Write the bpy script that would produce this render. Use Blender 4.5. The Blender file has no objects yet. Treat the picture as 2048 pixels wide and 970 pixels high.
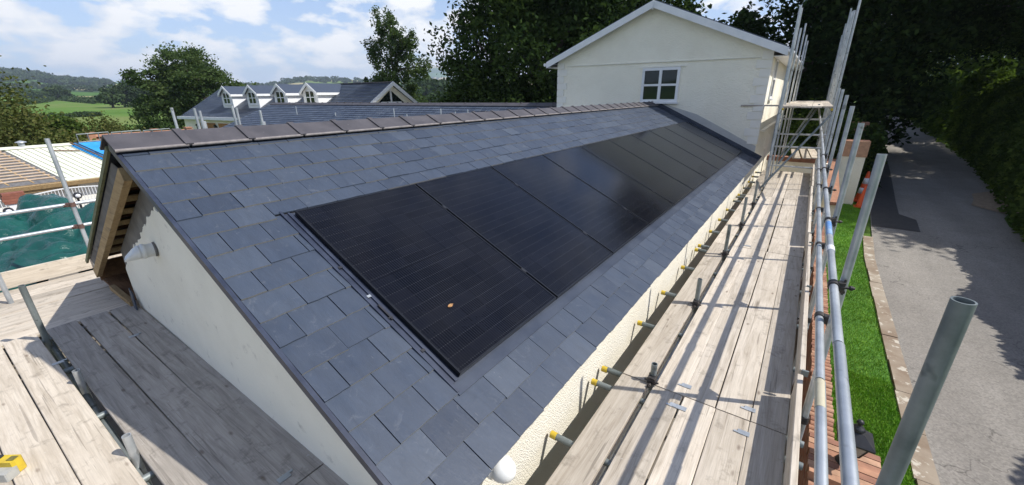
import bpy, math, random
import numpy as np
from mathutils import Vector, Matrix
random.seed(7); np.random.seed(7)
rng = np.random.default_rng(11)
S = bpy.context.scene
COL = S.collection
PI = math.pi

# ------------------------------------------------------------------ helpers
class MB:
    """collects faces of one mesh object (world coordinates)"""
    def __init__(s): s.v = []; s.f = []; s.a = []; s.sm = []
    def add(s, vs, fs, a=0.5, smooth=False):
        b = len(s.v); s.v += [tuple(map(float, p)) for p in vs]
        for f in fs:
            s.f.append(tuple(i + b for i in f)); s.a.append(a); s.sm.append(smooth)
    def box(s, x0, x1, y0, y1, z0, z1, a=0.5):
        s.hexa([(x0,y0,z0),(x1,y0,z0),(x1,y1,z0),(x0,y1,z0),(x0,y0,z1),(x1,y0,z1),(x1,y1,z1),(x0,y1,z1)], a)
    def hexa(s, p, a=0.5):
        s.add(p, [(0,3,2,1),(4,5,6,7),(0,1,5,4),(1,2,6,5),(2,3,7,6),(3,0,4,7)], a)
    def obox(s, c, ax, hl, a=0.5):
        c = Vector(c); u, v, w = [Vector(k).normalized()*h for k, h in zip(ax, hl)]
        s.hexa([c-u-v-w, c+u-v-w, c+u+v-w, c-u+v-w, c-u-v+w, c+u-v+w, c+u+v+w, c-u+v+w], a)
    def beam(s, p0, p1, w, h, up=(0,0,1), a=0.5):
        p0, p1 = Vector(p0), Vector(p1); d = (p1-p0); L = d.length; d.normalize()
        sd = d.cross(Vector(up)).normalized(); u2 = sd.cross(d)
        s.obox((p0+p1)/2, (d, sd, u2), (L/2, w/2, h/2), a)
    def tube(s, p0, p1, r, n=14, r1=None, a=0.5, hollow=False, cap=True):
        p0, p1 = Vector(p0), Vector(p1); r1 = r if r1 is None else r1
        d = (p1-p0).normalized(); t = Vector((0,0,1)) if abs(d.z) < .9 else Vector((1,0,0))
        u = d.cross(t).normalized(); w = d.cross(u)
        c = [(math.cos(2*PI*k/n), math.sin(2*PI*k/n)) for k in range(n)]
        A = [p0+u*x*r+w*y*r for x, y in c]; B = [p1+u*x*r1+w*y*r1 for x, y in c]
        s.add(A+B, [(k, (k+1) % n, n+(k+1) % n, n+k) for k in range(n)], a, True)
        if hollow:
            ri = r1*.82; dep = min((p1-p0).length*.5, r*5)
            C_ = [p1+u*x*ri+w*y*ri for x, y in c]; D_ = [p1-d*dep+u*x*ri+w*y*ri for x, y in c]
            s.add(B+C_, [(k, (k+1) % n, n+(k+1) % n, n+k) for k in range(n)], a)
            s.add(C_+D_, [(k, (k+1) % n, n+(k+1) % n, n+k) for k in range(n)], a, True)
            s.add(D_, [tuple(range(n))], a)
            s.add(A, [tuple(reversed(range(n)))], a)
        elif cap:
            s.add(A, [tuple(reversed(range(n)))], a); s.add(B, [tuple(range(n))], a)
    def lathe(s, c, prof, n=20, axis=(0,0,1), a=0.5):
        c = Vector(c); d = Vector(axis).normalized(); t = Vector((0,0,1)) if abs(d.z) < .9 else Vector((1,0,0))
        u = d.cross(t).normalized(); w = d.cross(u); vs = []
        for r, h in prof:
            vs += [c+d*h+u*math.cos(2*PI*k/n)*r+w*math.sin(2*PI*k/n)*r for k in range(n)]
        fs = [(i*n+k, i*n+(k+1) % n, (i+1)*n+(k+1) % n, (i+1)*n+k) for i in range(len(prof)-1) for k in range(n)]
        s.add(vs, fs, a, True)
        m = len(prof)-1
        s.add(vs[:n], [tuple(reversed(range(n)))], a); s.add(vs[m*n:], [tuple(range(n))], a)
    def prism(s, poly, off, a=0.5):
        off = Vector(off); n = len(poly); P = [Vector(p) for p in poly]
        s.add(P+[p+off for p in P], [tuple(range(n)), tuple(reversed(range(n, 2*n)))] + [(k, n+k, n+(k+1) % n, (k+1) % n) for k in range(n)], a)
    def build(s, name, mat, parent=None, loc=None):
        vs = np.array(s.v, dtype=np.float64).reshape(-1, 3)
        if parent is not None: o3 = np.array(WLOC[parent.name])
        elif loc is not None: o3 = np.array(loc, float)
        else:
            lo, hi = vs.min(0), vs.max(0); o3 = np.array([(lo[0]+hi[0])/2, (lo[1]+hi[1])/2, lo[2]])
        me = bpy.data.meshes.new(name); me.from_pydata([tuple(p) for p in (vs-o3)], [], s.f)
        me.polygons.foreach_set('use_smooth', s.sm)
        at = me.attributes.new('var', 'FLOAT', 'FACE'); at.data.foreach_set('value', s.a)
        me.materials.append(mat); me.update()
        o = bpy.data.objects.new(name, me); COL.objects.link(o)
        if parent is not None: o.parent = parent; WLOC[o.name] = tuple(o3)
        else: o.location = o3; WLOC[o.name] = tuple(o3)
        return o
WLOC = {}
def tag(o, label=None, cat=None, group=None, kind=None):
    if label: o['label'] = label
    if cat: o['category'] = cat
    if group: o['group'] = group
    if kind: o['kind'] = kind
    return o
def thing(name, label, cat, loc, group=None):
    o = bpy.data.objects.new(name, None); o.empty_display_size = .2; COL.objects.link(o); o.location = loc
    WLOC[o.name] = tuple(loc); return tag(o, label, cat, group)
def copy_tree(o, parent=None):
    c = o.copy(); COL.objects.link(c)
    if parent: c.parent = parent
    WLOC[c.name] = WLOC[o.name]
    for ch in list(o.children): copy_tree(ch, c)
    return c

# ------------------------------------------------------------------ materials
def nodes(name):
    m = bpy.data.materials.new(name); m.use_nodes = True; nt = m.node_tree; nt.nodes.clear()
    out = nt.nodes.new('ShaderNodeOutputMaterial'); b = nt.nodes.new('ShaderNodeBsdfPrincipled')
    nt.links.new(b.outputs[0], out.inputs[0]); return m, nt, b, out
def N(nt, typ, **kw):
    n = nt.nodes.new('ShaderNode'+typ)
    for k, v in kw.items():
        if k.startswith('i_'): n.inputs[k[2:].replace('_', ' ')].default_value = v
        else: setattr(n, k, v)
    return n
def ramp(nt, src, stops, interp='LINEAR'):
    r = nt.nodes.new('ShaderNodeValToRGB'); r.color_ramp.interpolation = interp
    e = r.color_ramp.elements
    while len(e) < len(stops): e.new(0.5)
    for k, (p, c) in zip(e, stops):
        k.position = p; k.color = (c, c, c, 1) if isinstance(c, (int, float)) else (*c, 1)
    nt.links.new(src, r.inputs[0]); return r.outputs[0]
def mix(nt, fac, a, b, mode='MIX'):
    m = nt.nodes.new('ShaderNodeMix'); m.data_type = 'RGBA'; m.blend_type = mode
    for i, v in ((0, fac), (6, a), (7, b)):
        if hasattr(v, 'is_linked') or hasattr(v, 'links'): nt.links.new(v, m.inputs[i])
        elif i == 0: m.inputs[0].default_value = v
        else: m.inputs[i].default_value = (v, v, v, 1) if isinstance(v, (int, float)) else (*v, 1)
    return m.outputs[2]
def math_(nt, op, a, b=None, c=None):
    m = nt.nodes.new('ShaderNodeMath'); m.operation = op
    for i, v in enumerate((a, b, c)):
        if v is None: continue
        if isinstance(v, (int, float)): m.inputs[i].default_value = v
        else: nt.links.new(v, m.inputs[i])
    return m.outputs[0]
def coords(nt, scale=(1,1,1), rnd=False, which='Object'):
    tc = nt.nodes.new('ShaderNodeTexCoord'); mp = nt.nodes.new('ShaderNodeMapping'); mp.inputs['Scale'].default_value = scale
    nt.links.new(tc.outputs[which], mp.inputs[0])
    if rnd:
        oi = nt.nodes.new('ShaderNodeObjectInfo'); v = nt.nodes.new('ShaderNodeVectorMath'); v.operation = 'SCALE'
        v.inputs[0].default_value = (37.1, 17.3, 53.7); nt.links.new(oi.outputs['Random'], v.inputs['Scale'])
        nt.links.new(v.outputs[0], mp.inputs['Location'])
    return mp.outputs[0]
def noise(nt, vec, scale, detail=4, rough=.55, dist=0):
    n = nt.nodes.new('ShaderNodeTexNoise'); n.inputs['Scale'].default_value = scale; n.inputs['Detail'].default_value = detail
    n.inputs['Roughness'].default_value = rough; n.inputs['Distortion'].default_value = dist
    nt.links.new(vec, n.inputs['Vector']); return n.outputs[0]
def bump(nt, b, h, strength=.3, dist=.01):
    n = nt.nodes.new('ShaderNodeBump'); n.inputs['Strength'].default_value = strength; n.inputs['Distance'].default_value = dist
    nt.links.new(h, n.inputs['Height']); nt.links.new(n.outputs[0], b.inputs['Normal']); return n
def M(name, c1, c2=None, scale=4, rough=.6, metal=0, bmp=0, bscale=60, bdist=.005, stretch=(1,1,1), spec=.5, rnd=False, lo=.35, hi=.65, speck=None):
    m, nt, b, out = nodes(name); v = coords(nt, stretch, rnd)
    if c2 is not None:
        col = ramp(nt, noise(nt, v, scale, 6, .6), [(lo, c1), (hi, c2)])
    else: col = None
    if speck:
        sp = ramp(nt, noise(nt, v, speck[0], 3, .6), [(speck[1], 0.0), (speck[1]+.06, 1.0)])
        col = mix(nt, sp, col, speck[2])
    if col is not None: nt.links.new(col, b.inputs['Base Color'])
    else: b.inputs['Base Color'].default_value = (*c1, 1)
    b.inputs['Roughness'].default_value = rough; b.inputs['Metallic'].default_value = metal
    b.inputs['Specular IOR Level'].default_value = spec
    if bmp: bump(nt, b, noise(nt, v, bscale, 4, .6), bmp, bdist)
    return m

def mat_wood(name, pale, mid, dark, bright=1.0):
    m, nt, b, out = nodes(name)
    v = coords(nt, (1, 1, 1), True)
    vs = N(nt, 'Mapping'); vs.inputs['Scale'].default_value = (1.1, 14, 14); nt.links.new(v, vs.inputs[0]); vs = vs.outputs[0]
    vf = N(nt, 'Mapping'); vf.inputs['Scale'].default_value = (2.5, 90, 40); nt.links.new(v, vf.inputs[0]); vf = vf.outputs[0]
    g = noise(nt, vs, 1.5, 7, .62, .8)
    col = ramp(nt, g, [(.22, dark), (.38, mid), (.58, pale)])
    fine = ramp(nt, noise(nt, vf, 1.6, 4, .6, .3), [(.32, .86), (.55, 1.03)])
    col = mix(nt, 1.0, col, fine, 'MULTIPLY')
    # long splits
    sp = ramp(nt, noise(nt, vf, .55, 2, .4, .5), [(.30, 1.0), (.325, 0.0)])
    col = mix(nt, math_(nt, 'MULTIPLY', sp, .4), col, (.07, .055, .045))
    # blotchy dirt
    d = ramp(nt, noise(nt, v, 3.2, 5, .65), [(.46, .0), (.78, .65)])
    col = mix(nt, d, col, mid)
    d2 = ramp(nt, noise(nt, v, 7.5, 4, .7), [(.56, .0), (.70, .65)])
    col = mix(nt, d2, col, tuple(k*.55 for k in mid))
    # knots and spots
    vo = N(nt, 'TexVoronoi'); vo.inputs['Scale'].default_value = 1.0
    vk = N(nt, 'Mapping'); vk.inputs['Scale'].default_value = (3.1, 8, 8); nt.links.new(v, vk.inputs[0]); nt.links.new(vk.outputs[0], vo.inputs['Vector'])
    k = ramp(nt, vo.outputs['Distance'], [(.05, 1.0), (.12, 0.0)])
    col = mix(nt, math_(nt, 'MULTIPLY', k, .6), col, (.10, .065, .045))
    sw = ramp(nt, noise(nt, v, 16, 3, .7), [(.70, 0.0), (.74, .45)])
    col = mix(nt, sw, col, (.60, .58, .55))
    oi = N(nt, 'ObjectInfo'); val = math_(nt, 'MULTIPLY_ADD', oi.outputs['Random'], .42*bright, .76*bright)
    col = mix(nt, 1.0, col, val, 'MULTIPLY')
    nt.links.new(col, b.inputs['Base Color']); b.inputs['Roughness'].default_value = .8; b.inputs['Specular IOR Level'].default_value = .25
    bump(nt, b, noise(nt, vf, 1.2, 4, .6, .3), .35, .004)
    return m
WOOD = mat_wood('weathered_board', (.56, .495, .41), (.44, .38, .305), (.28, .235, .18))
WOOD_D = mat_wood('damp_shaded_board', (.41, .37, .325), (.30, .27, .235), (.165, .147, .128))  # damp, dirty board tone with the gable's shade mixed into the colour
WOOD_Y = mat_wood('new_timber', (.40, .28, .145), (.31, .21, .105), (.20, .13, .07))
WOOD_B = mat_wood('brown_ply', (.20, .11, .055), (.14, .075, .04), (.08, .045, .025))
GALV = M('galvanised_steel', (.36, .39, .41), (.58, .60, .61), 5, .42, .55, .15, 180, .001, (1,1,1), rnd=True, speck=(8, .62, (.24, .25, .25)))
GALV_L = M('galvanised_rail', (.36, .39, .42), (.58, .61, .63), 3, .38, .5, .1, 150, .001, rnd=True, speck=(7, .64, (.27, .29, .30)))
GALV_D = M('dull_steel_post', (.13, .155, .155), (.27, .30, .30), 4, .5, .4, .12, 150, .001, rnd=True, speck=(8, .62, (.11, .13, .13)))
IRON = M('dark_coupler', (.03, .032, .036), (.10, .085, .075), 25, .55, .5)
RUSTY = M('rusty_coupler', (.10, .055, .045), (.20, .12, .10), 25, .7, .2)
YELLOW = M('yellow_cap', (.62, .45, .03), (.50, .35, .03), 14, .5)
BLUEP = M('blue_paint_band', (.10, .24, .52), (.30, .42, .55), 9, .5)
WHITEP = M('white_plastic', (.80, .80, .78), (.72, .72, .70), 6, .35)
WHITEF = M('white_paint', (.80, .80, .80), (.70, .71, .72), 3, .4)
BLACK = M('black_trim', (.012, .013, .016), (.03, .03, .034), 10, .45)
LEAD = M('lead_flashing', (.032, .042, .066), (.06, .072, .098), 3, .42, .3)
VERGE = M('verge_trim', (.018, .024, .045), (.04, .05, .08), 6, .45)
FELT = M('roof_felt', (.10, .10, .105), (.17, .16, .155), 8, .85, bmp=.4, bscale=20)
BATTEN = M('green_batten', (.13, .14, .07), (.20, .20, .11), 9, .8)
CEMENT = M('bare_cement', (.12, .115, .11), (.20, .19, .18), 5, .9, bmp=.4, bscale=40, bdist=.004)
def mat_render(name, c1, c2, rs=130, bs=.6, bd=.006, dirt=.0):
    m, nt, b, out = nodes(name); v = coords(nt)
    col = ramp(nt, noise(nt, v, 1.6, 6, .65), [(.3, c2), (.6, c1)])
    if dirt:
        d = ramp(nt, noise(nt, v, 5, 6, .7), [(.60, 0.0), (.74, dirt)])
        col = mix(nt, d, col, (.30, .27, .23))
    vo = N(nt, 'TexVoronoi'); vo.inputs['Scale'].default_value = rs; nt.links.new(v, vo.inputs['Vector'])
    nt.links.new(col, b.inputs['Base Color']); b.inputs['Roughness'].default_value = .9; b.inputs['Specular IOR Level'].default_value = .2
    h = math_(nt, 'ADD', vo.outputs['Distance'], noise(nt, v, rs*.45, 3, .6))
    bump(nt, b, h, bs, bd); return m
RENDER_W = mat_render('smooth_white_render', (.86, .825, .725), (.78, .745, .65), 60, .25, .003, .55)
ROUGHC = mat_render('cream_roughcast', (.80, .76, .65), (.74, .695, .58), 110, .6, .010, .15)
HOUSE_W = mat_render('house_cream_roughcast', (.90, .855, .72), (.85, .80, .665), 32, .7, .014, .10)
HOUSE_G = mat_render('grey_cement_render', (.45, .45, .44), (.56, .55, .52), 40, .5, .01, .2)
QUOIN = M('quoin_stone_cream', (.86, .83, .75), (.80, .77, .69), 2, .85, bmp=.15, bscale=60)

def mat_slate(name, k=1.0, streak=True):
    m, nt, b, out = nodes(name); v = coords(nt)
    a = N(nt, 'Attribute', attribute_name='var')
    base = ramp(nt, a.outputs['Fac'], [(0, (.027*k, .038*k, .062*k)), (.5, (.042*k, .056*k, .084*k)), (.85, (.064*k, .080*k, .108*k)), (1, (.205*k, .195*k, .175*k))])
    off = N(nt, 'CombineXYZ'); nt.links.new(math_(nt, 'MULTIPLY', a.outputs['Fac'], 173.0), off.inputs[2])
    va = N(nt, 'VectorMath', operation='ADD'); nt.links.new(v, va.inputs[0]); nt.links.new(off.outputs[0], va.inputs[1]); v2 = va.outputs[0]
    st = N(nt, 'Mapping'); st.inputs['Scale'].default_value = (2.2, 9, 3); st.inputs['Rotation'].default_value = (0, 0, .4); nt.links.new(v2, st.inputs[0])
    s1 = ramp(nt, noise(nt, st.outputs[0], 2.0, 6, .7, .6), [(.30, .88), (.70, 1.14)])
    col = mix(nt, 1.0, base, s1, 'MULTIPLY')
    s2 = ramp(nt, noise(nt, v2, 9, 6, .75, 1.2), [(.58, 0.0), (.84, .30)])
    col = mix(nt, s2, col, (.30, .31, .32))
    st2 = N(nt, 'Mapping'); st2.inputs['Scale'].default_value = (9, 50, 9); st2.inputs['Rotation'].default_value = (0, 0, -.5); nt.links.new(v2, st2.inputs[0])
    s3 = ramp(nt, noise(nt, st2.outputs[0], 1.0, 3, .6, 1.0), [(.715, 0.0), (.765, .40)])
    col = mix(nt, s3, col, (.38, .38, .38))
    nt.links.new(col, b.inputs['Base Color'])
    nt.links.new(ramp(nt, noise(nt, v2, 6, 4, .6), [(.3, .40), (.7, .60)]), b.inputs['Roughness'])
    bump(nt, b, noise(nt, st.outputs[0], 5.0, 6, .7, .8), .30, .006)
    return m
SLATE = mat_slate('natural_slate')
SLATE_D = mat_slate('blue_slate', 1.1)
RIDGE = M('clay_ridge_tile', (.056, .052, .058), (.083, .076, .082), 5, .6, bmp=.15, bscale=90, bdist=.002, rnd=True, speck=(30, .70, (.26, .24, .24)))
RIDGE_E = M('worn_tile_edge', (.24, .215, .205), (.15, .135, .135), 18, .7)

def mat_panel():
    m, nt, b, out = nodes('solar_glass'); v = coords(nt)   # local: x down the slope, y along the ridge, 0..1.722 / 0..1.134
    sx = N(nt, 'SeparateXYZ'); nt.links.new(v, sx.inputs[0]); X, Y = sx.outputs[0], sx.outputs[1]
    def lines(c, pitch, w, soft=.5):
        t = math_(nt, 'FRACT', math_(nt, 'DIVIDE', c, pitch)); t = math_(nt, 'ABSOLUTE', math_(nt, 'SUBTRACT', t, .5))
        return ramp(nt, t, [(max(0, .5-w*(1+soft)), 0.0), (.5-w*.5, 1.0)])
    cellX = lines(X, 1.69/20, .020); cellY = lines(Y, 1.104/6, .009); wire = lines(Y, 1.104/60, .10)
    dots = math_(nt, 'MULTIPLY', cellX, wire)
    cid = N(nt, 'TexWhiteNoise', noise_dimensions='2D'); cv = N(nt, 'CombineXYZ')
    nt.links.new(math_(nt, 'FLOOR', math_(nt, 'DIVIDE', X, 1.69/20)), cv.inputs[0]); nt.links.new(math_(nt, 'FLOOR', math_(nt, 'DIVIDE', Y, 1.104/6)), cv.inputs[1])
    nt.links.new(cv.outputs[0], cid.inputs['Vector'])
    col = mix(nt, cid.outputs[0], (.0030, .0034, .0060), (.0055, .0062, .0100))
    col = mix(nt, math_(nt, 'MULTIPLY', wire, .5), col, (.017, .0175, .021))
    col = mix(nt, math_(nt, 'MULTIPLY', cellX, .2), col, (.020, .021, .026))
    col = mix(nt, math_(nt, 'MULTIPLY', cellY, .5), col, (.004, .004, .005))
    col = mix(nt, math_(nt, 'MULTIPLY', dots, .42), col, (.13, .13, .135))
    mid = ramp(nt, math_(nt, 'ABSOLUTE', math_(nt, 'SUBTRACT', X, .861)), [(.003, .6), (.005, 0.0)])
    col = mix(nt, mid, col, (.002, .002, .003))
    dust = ramp(nt, noise(nt, v, 2.5, 5, .6), [(.4, .0), (.75, .015)])
    col = mix(nt, dust, col, (.25, .23, .2))
    nt.links.new(col, b.inputs['Base Color']); b.inputs['Roughness'].default_value = .13; b.inputs['IOR'].default_value = 1.27
    bump(nt, b, noise(nt, v, 400, 2, .5), .06, .0005)
    return m
PANEL = mat_panel()
PFRAME = M('black_anodised', (.012, .013, .016), (.02, .021, .025), 10, .3, .4)

def mat_leaf(name, c1, c2, c3, trans=.25):
    m, nt, b, out = nodes(name); nt.nodes.remove(b)
    a = N(nt, 'Attribute', attribute_name='var')
    col = ramp(nt, a.outputs['Fac'], [(0, c1), (.5, c2), (1, c3)])
    d = N(nt, 'BsdfDiffuse'); t = N(nt, 'BsdfTranslucent'); mx = N(nt, 'MixShader'); mx.inputs[0].default_value = trans
    nt.links.new(col, d.inputs[0]); nt.links.new(mix(nt, 1.0, col, (1.25, 1.3, .7), 'MULTIPLY'), t.inputs[0])
    nt.links.new(d.outputs[0], mx.inputs[1]); nt.links.new(t.outputs[0], mx.inputs[2]); nt.links.new(mx.outputs[0], out.inputs[0])
    return m
LEAF_OAK = mat_leaf('oak_leaves', (.015, .029, .010), (.029, .052, .017), (.065, .105, .028), .26)
LEAF_MID = mat_leaf('ash_leaves', (.035, .060, .022), (.060, .095, .034), (.10, .135, .05), .3)
LEAF_OLV = mat_leaf('hawthorn_leaves', (.050, .070, .022), (.095, .115, .036), (.16, .15, .055), .3)
LEAF_HDG = mat_leaf('hedge_leaves', (.032, .056, .016), (.065, .105, .026), (.14, .20, .045), .4)
LEAF_FAR = mat_leaf('far_foliage', (.030, .050, .025), (.045, .072, .032), (.075, .105, .045), .15)
BARK = M('bark', (.05, .042, .033), (.10, .085, .07), 9, .9, bmp=.5, bscale=30, bdist=.02)

def mat_brick(name, c1, c2, mortar, bw=.225, bh=.075):
    m, nt, b, out = nodes(name)
    tc = nt.nodes.new('ShaderNodeTexCoord'); sx = N(nt, 'SeparateXYZ'); nt.links.new(tc.outputs['Object'], sx.inputs[0])
    cb = N(nt, 'CombineXYZ'); nt.links.new(math_(nt, 'ADD', sx.outputs[0], sx.outputs[1]), cb.inputs[0]); nt.links.new(sx.outputs[2], cb.inputs[1])
    br = N(nt, 'TexBrick'); br.inputs['Color1'].default_value = (*c1, 1); br.inputs['Color2'].default_value = (*c2, 1); br.inputs['Mortar'].default_value = (*mortar, 1)
    br.inputs['Scale'].default_value = 1; br.inputs['Brick Width'].default_value = bw; br.inputs['Row Height'].default_value = bh; br.inputs['Mortar Size'].default_value = .006
    nt.links.new(cb.outputs[0], br.inputs['Vector'])
    v = coords(nt); col = mix(nt, 1.0, br.outputs[0], ramp(nt, noise(nt, v, 12, 5, .6), [(.3, .7), (.7, 1.15)]), 'MULTIPLY')
    nt.links.new(col, b.inputs['Base Color']); b.inputs['Roughness'].default_value = .85
    bump(nt, b, br.outputs['Fac'], -.4, .01); return m
BRICK = mat_brick('red_brick', (.30, .10, .055), (.42, .17, .09), (.35, .31, .27))
def mat_attr(name, stops, rough=.8, nsc=10, amp=(.75, 1.15), bmp=.2, bscale=50):
    m, nt, b, out = nodes(name); v = coords(nt); a = N(nt, 'Attribute', attribute_name='var')
    col = mix(nt, 1.0, ramp(nt, a.outputs['Fac'], stops), ramp(nt, noise(nt, v, nsc, 5, .6), [(.3, amp[0]), (.7, amp[1])]), 'MULTIPLY')
    nt.links.new(col, b.inputs['Base Color']); b.inputs['Roughness'].default_value = rough
    if bmp: bump(nt, b, noise(nt, v, bscale, 4, .6), bmp, .004)
    return m
COPING = mat_attr('orange_coping_brick', [(0, (.28, .13, .085)), (.5, (.40, .20, .12)), (1, (.50, .30, .19))])
GRASSB = mat_attr('lawn_blades', [(0, (.095, .25, .008)), (.5, (.16, .36, .014)), (1, (.26, .45, .04))], .7, 1.6, (.80, 1.15), 0)
MEMBR = M('cream_roof_membrane', (.66, .68, .53), (.74, .75, .62), 2, .6)
BLUET = M('blue_tarpaulin', (.02, .26, .62), (.03, .34, .75), 4, .35, bmp=.4, bscale=5, bdist=.02)
def mat_tarp():
    m, nt, b, out = nodes('green_tarpaulin'); v = coords(nt)
    col = ramp(nt, noise(nt, v, 2.2, 5, .6), [(.3, (.003, .045, .038)), (.7, (.010, .090, .074))])
    nt.links.new(col, b.inputs['Base Color']); b.inputs['Roughness'].default_value = .26
    bump(nt, b, noise(nt, v, 5, 5, .6, 1.5), .55, .05); return m
TARP = mat_tarp()
OAKW = mat_wood('oak_garage_door', (.46, .235, .085), (.37, .18, .06), (.26, .12, .04))
def mat_glass(name, c):
    m, nt, b, out = nodes(name); b.inputs['Base Color'].default_value = (*c, 1); b.inputs['Roughness'].default_value = .03; b.inputs['IOR'].default_value = 1.52
    v = coords(nt); bump(nt, b, noise(nt, v, 1.5, 2, .5), .05, .01); return m
GLASS = mat_glass('window_glass', (.012, .018, .016))
def mat_road():
    m, nt, b, out = nodes('old_asphalt'); v = coords(nt)
    col = ramp(nt, noise(nt, v, .8, 6, .65), [(.3, (.215, .198, .174)), (.7, (.280, .260, .232))])
    vo = N(nt, 'TexVoronoi'); vo.inputs['Scale'].default_value = 45; nt.links.new(v, vo.inputs['Vector'])
    col = mix(nt, 1.0, col, ramp(nt, vo.outputs['Color'], [(0, .72), (1, 1.2)]), 'MULTIPLY')
    d = ramp(nt, noise(nt, v, 14, 5, .75), [(.64, 0.0), (.70, .55)])
    col = mix(nt, d, col, (.07, .062, .055))
    vc = N(nt, 'TexVoronoi', feature='DISTANCE_TO_EDGE'); vc.inputs['Scale'].default_value = .8; wv = N(nt, 'VectorMath', operation='ADD'); nt.links.new(v, wv.inputs[0])
    nz = N(nt, 'TexNoise'); nz.inputs['Scale'].default_value = 2.5; nz.inputs['Detail'].default_value = 6; nt.links.new(v, nz.inputs['Vector']); nt.links.new(nz.outputs['Color'], wv.inputs[1]); nt.links.new(wv.outputs[0], vc.inputs['Vector'])
    ck = math_(nt, 'MULTIPLY', ramp(nt, vc.outputs['Distance'], [(.004, 1.0), (.012, 0.0)]), ramp(nt, noise(nt, v, .5, 3, .5), [(.52, 0.0), (.62, .6)]))
    col = mix(nt, ck, col, (.05, .045, .04))
    lt = N(nt, 'Mapping'); lt.inputs['Scale'].default_value = (1.1, .12, 1); nt.links.new(v, lt.inputs[0])
    col = mix(nt, 1.0, col, ramp(nt, noise(nt, lt.outputs[0], 1.0, 4, .5), [(.3, .82), (.7, 1.12)]), 'MULTIPLY')
    nt.links.new(col, b.inputs['Base Color']); b.inputs['Roughness'].default_value = .85
    bump(nt, b, noise(nt, v, 90, 3, .7), .4, .006); return m
ROAD = mat_road()
PATCH = M('tar_patch', (.045, .043, .043), (.065, .062, .06), 6, .8, bmp=.3, bscale=90)
KERBM = M('weathered_concrete', (.36, .31, .24), (.22, .165, .115), 1.6, .9, bmp=.4, bscale=30, speck=(7, .58, (.50, .46, .38)))
SOIL = M('lawn_soil', (.05, .15, .012), (.08, .20, .018), 6, .95)
CONE_O = M('orange_plastic', (.75, .10, .015), (.68, .085, .015), 5, .45)

def mat_ground():
    m, nt, b, out = nodes('countryside'); v = coords(nt)
    geo = N(nt, 'NewGeometry'); sx = N(nt, 'SeparateXYZ'); nt.links.new(geo.outputs['Position'], sx.inputs[0])
    r = math_(nt, 'SQRT', math_(nt, 'ADD', math_(nt, 'MULTIPLY', sx.outputs[0], sx.outputs[0]), math_(nt, 'MULTIPLY', sx.outputs[1], sx.outputs[1])))
    def field(scale, dist):
        wv = N(nt, 'VectorMath', operation='ADD'); nz = N(nt, 'TexNoise'); nz.inputs['Scale'].default_value = scale*1.2; nt.links.new(v, nz.inputs['Vector'])
        sc = N(nt, 'VectorMath', operation='SCALE'); sc.inputs['Scale'].default_value = dist; nt.links.new(nz.outputs['Color'], sc.inputs[0])
        nt.links.new(v, wv.inputs[0]); nt.links.new(sc.outputs[0], wv.inputs[1])
        fl = N(nt, 'Mapping'); fl.inputs['Scale'].default_value = (1, 1, 0); nt.links.new(wv.outputs[0], fl.inputs[0])
        vo = N(nt, 'TexVoronoi'); vo.inputs['Scale'].default_value = scale; nt.links.new(fl.outputs[0], vo.inputs['Vector'])
        ve = N(nt, 'TexVoronoi', feature='DISTANCE_TO_EDGE'); ve.inputs['Scale'].default_value = scale; nt.links.new(fl.outputs[0], ve.inputs['Vector'])
        s = N(nt, 'SeparateColor'); nt.links.new(vo.outputs['Color'], s.inputs[0])
        col = ramp(nt, s.outputs[0], [(0, (.060, .135, .022)), (.40, (.085, .165, .030)), (.42, (.12, .18, .045)), (.52, (.36, .31, .16)), (.80, (.44, .37, .20)), (.82, (.07, .14, .03)), (1, (.10, .17, .035))], 'CONSTANT')
        edge = ramp(nt, ve.outputs['Distance'], [(.035, 1.0), (.06, 0.0)])
        return mix(nt, edge, col, (.024, .042, .018))
    far = field(1/190., 60)
    near = ramp(nt, noise(nt, v, .016, 5, .6), [(.32, (.060, .135, .018)), (.50, (.090, .175, .028)), (.62, (.15, .185, .055)), (.72, (.085, .16, .028))])
    near = mix(nt, ramp(nt, noise(nt, v, 1.1, 5, .7), [(.45, 0.0), (.8, .5)]), near, (.13, .15, .05))
    col = mix(nt, ramp(nt, math_(nt, 'DIVIDE', r, 1000.0), [(.56, 0.0), (.60, 1.0)]), near, far)
    yard = ramp(nt, noise(nt, v, 1.5, 6, .65), [(.3, (.16, .14, .115)), (.7, (.26, .235, .20))])
    col = mix(nt, ramp(nt, math_(nt, 'DIVIDE', r, 100.0), [(.24, 1.0), (.30, 0.0)]), col, yard)
    rt = ramp(nt, math_(nt, 'SUBTRACT', sx.outputs[0], 3.9), [(.0, 0.0), (.1, 1.0)])
    vg = ramp(nt, noise(nt, v, 2.5, 5, .6), [(.3, (.050, .10, .018)), (.7, (.10, .17, .03))])
    col = mix(nt, rt, col, mix(nt, ramp(nt, math_(nt, 'DIVIDE', r, 100.0), [(.6, 1.0), (.9, 0.0)]), col, vg))
    nt.links.new(col, b.inputs['Base Color']); b.inputs['Roughness'].default_value = 1.0; b.inputs['Specular IOR Level'].default_value = .1
    return m
GROUND = mat_ground()

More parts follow.
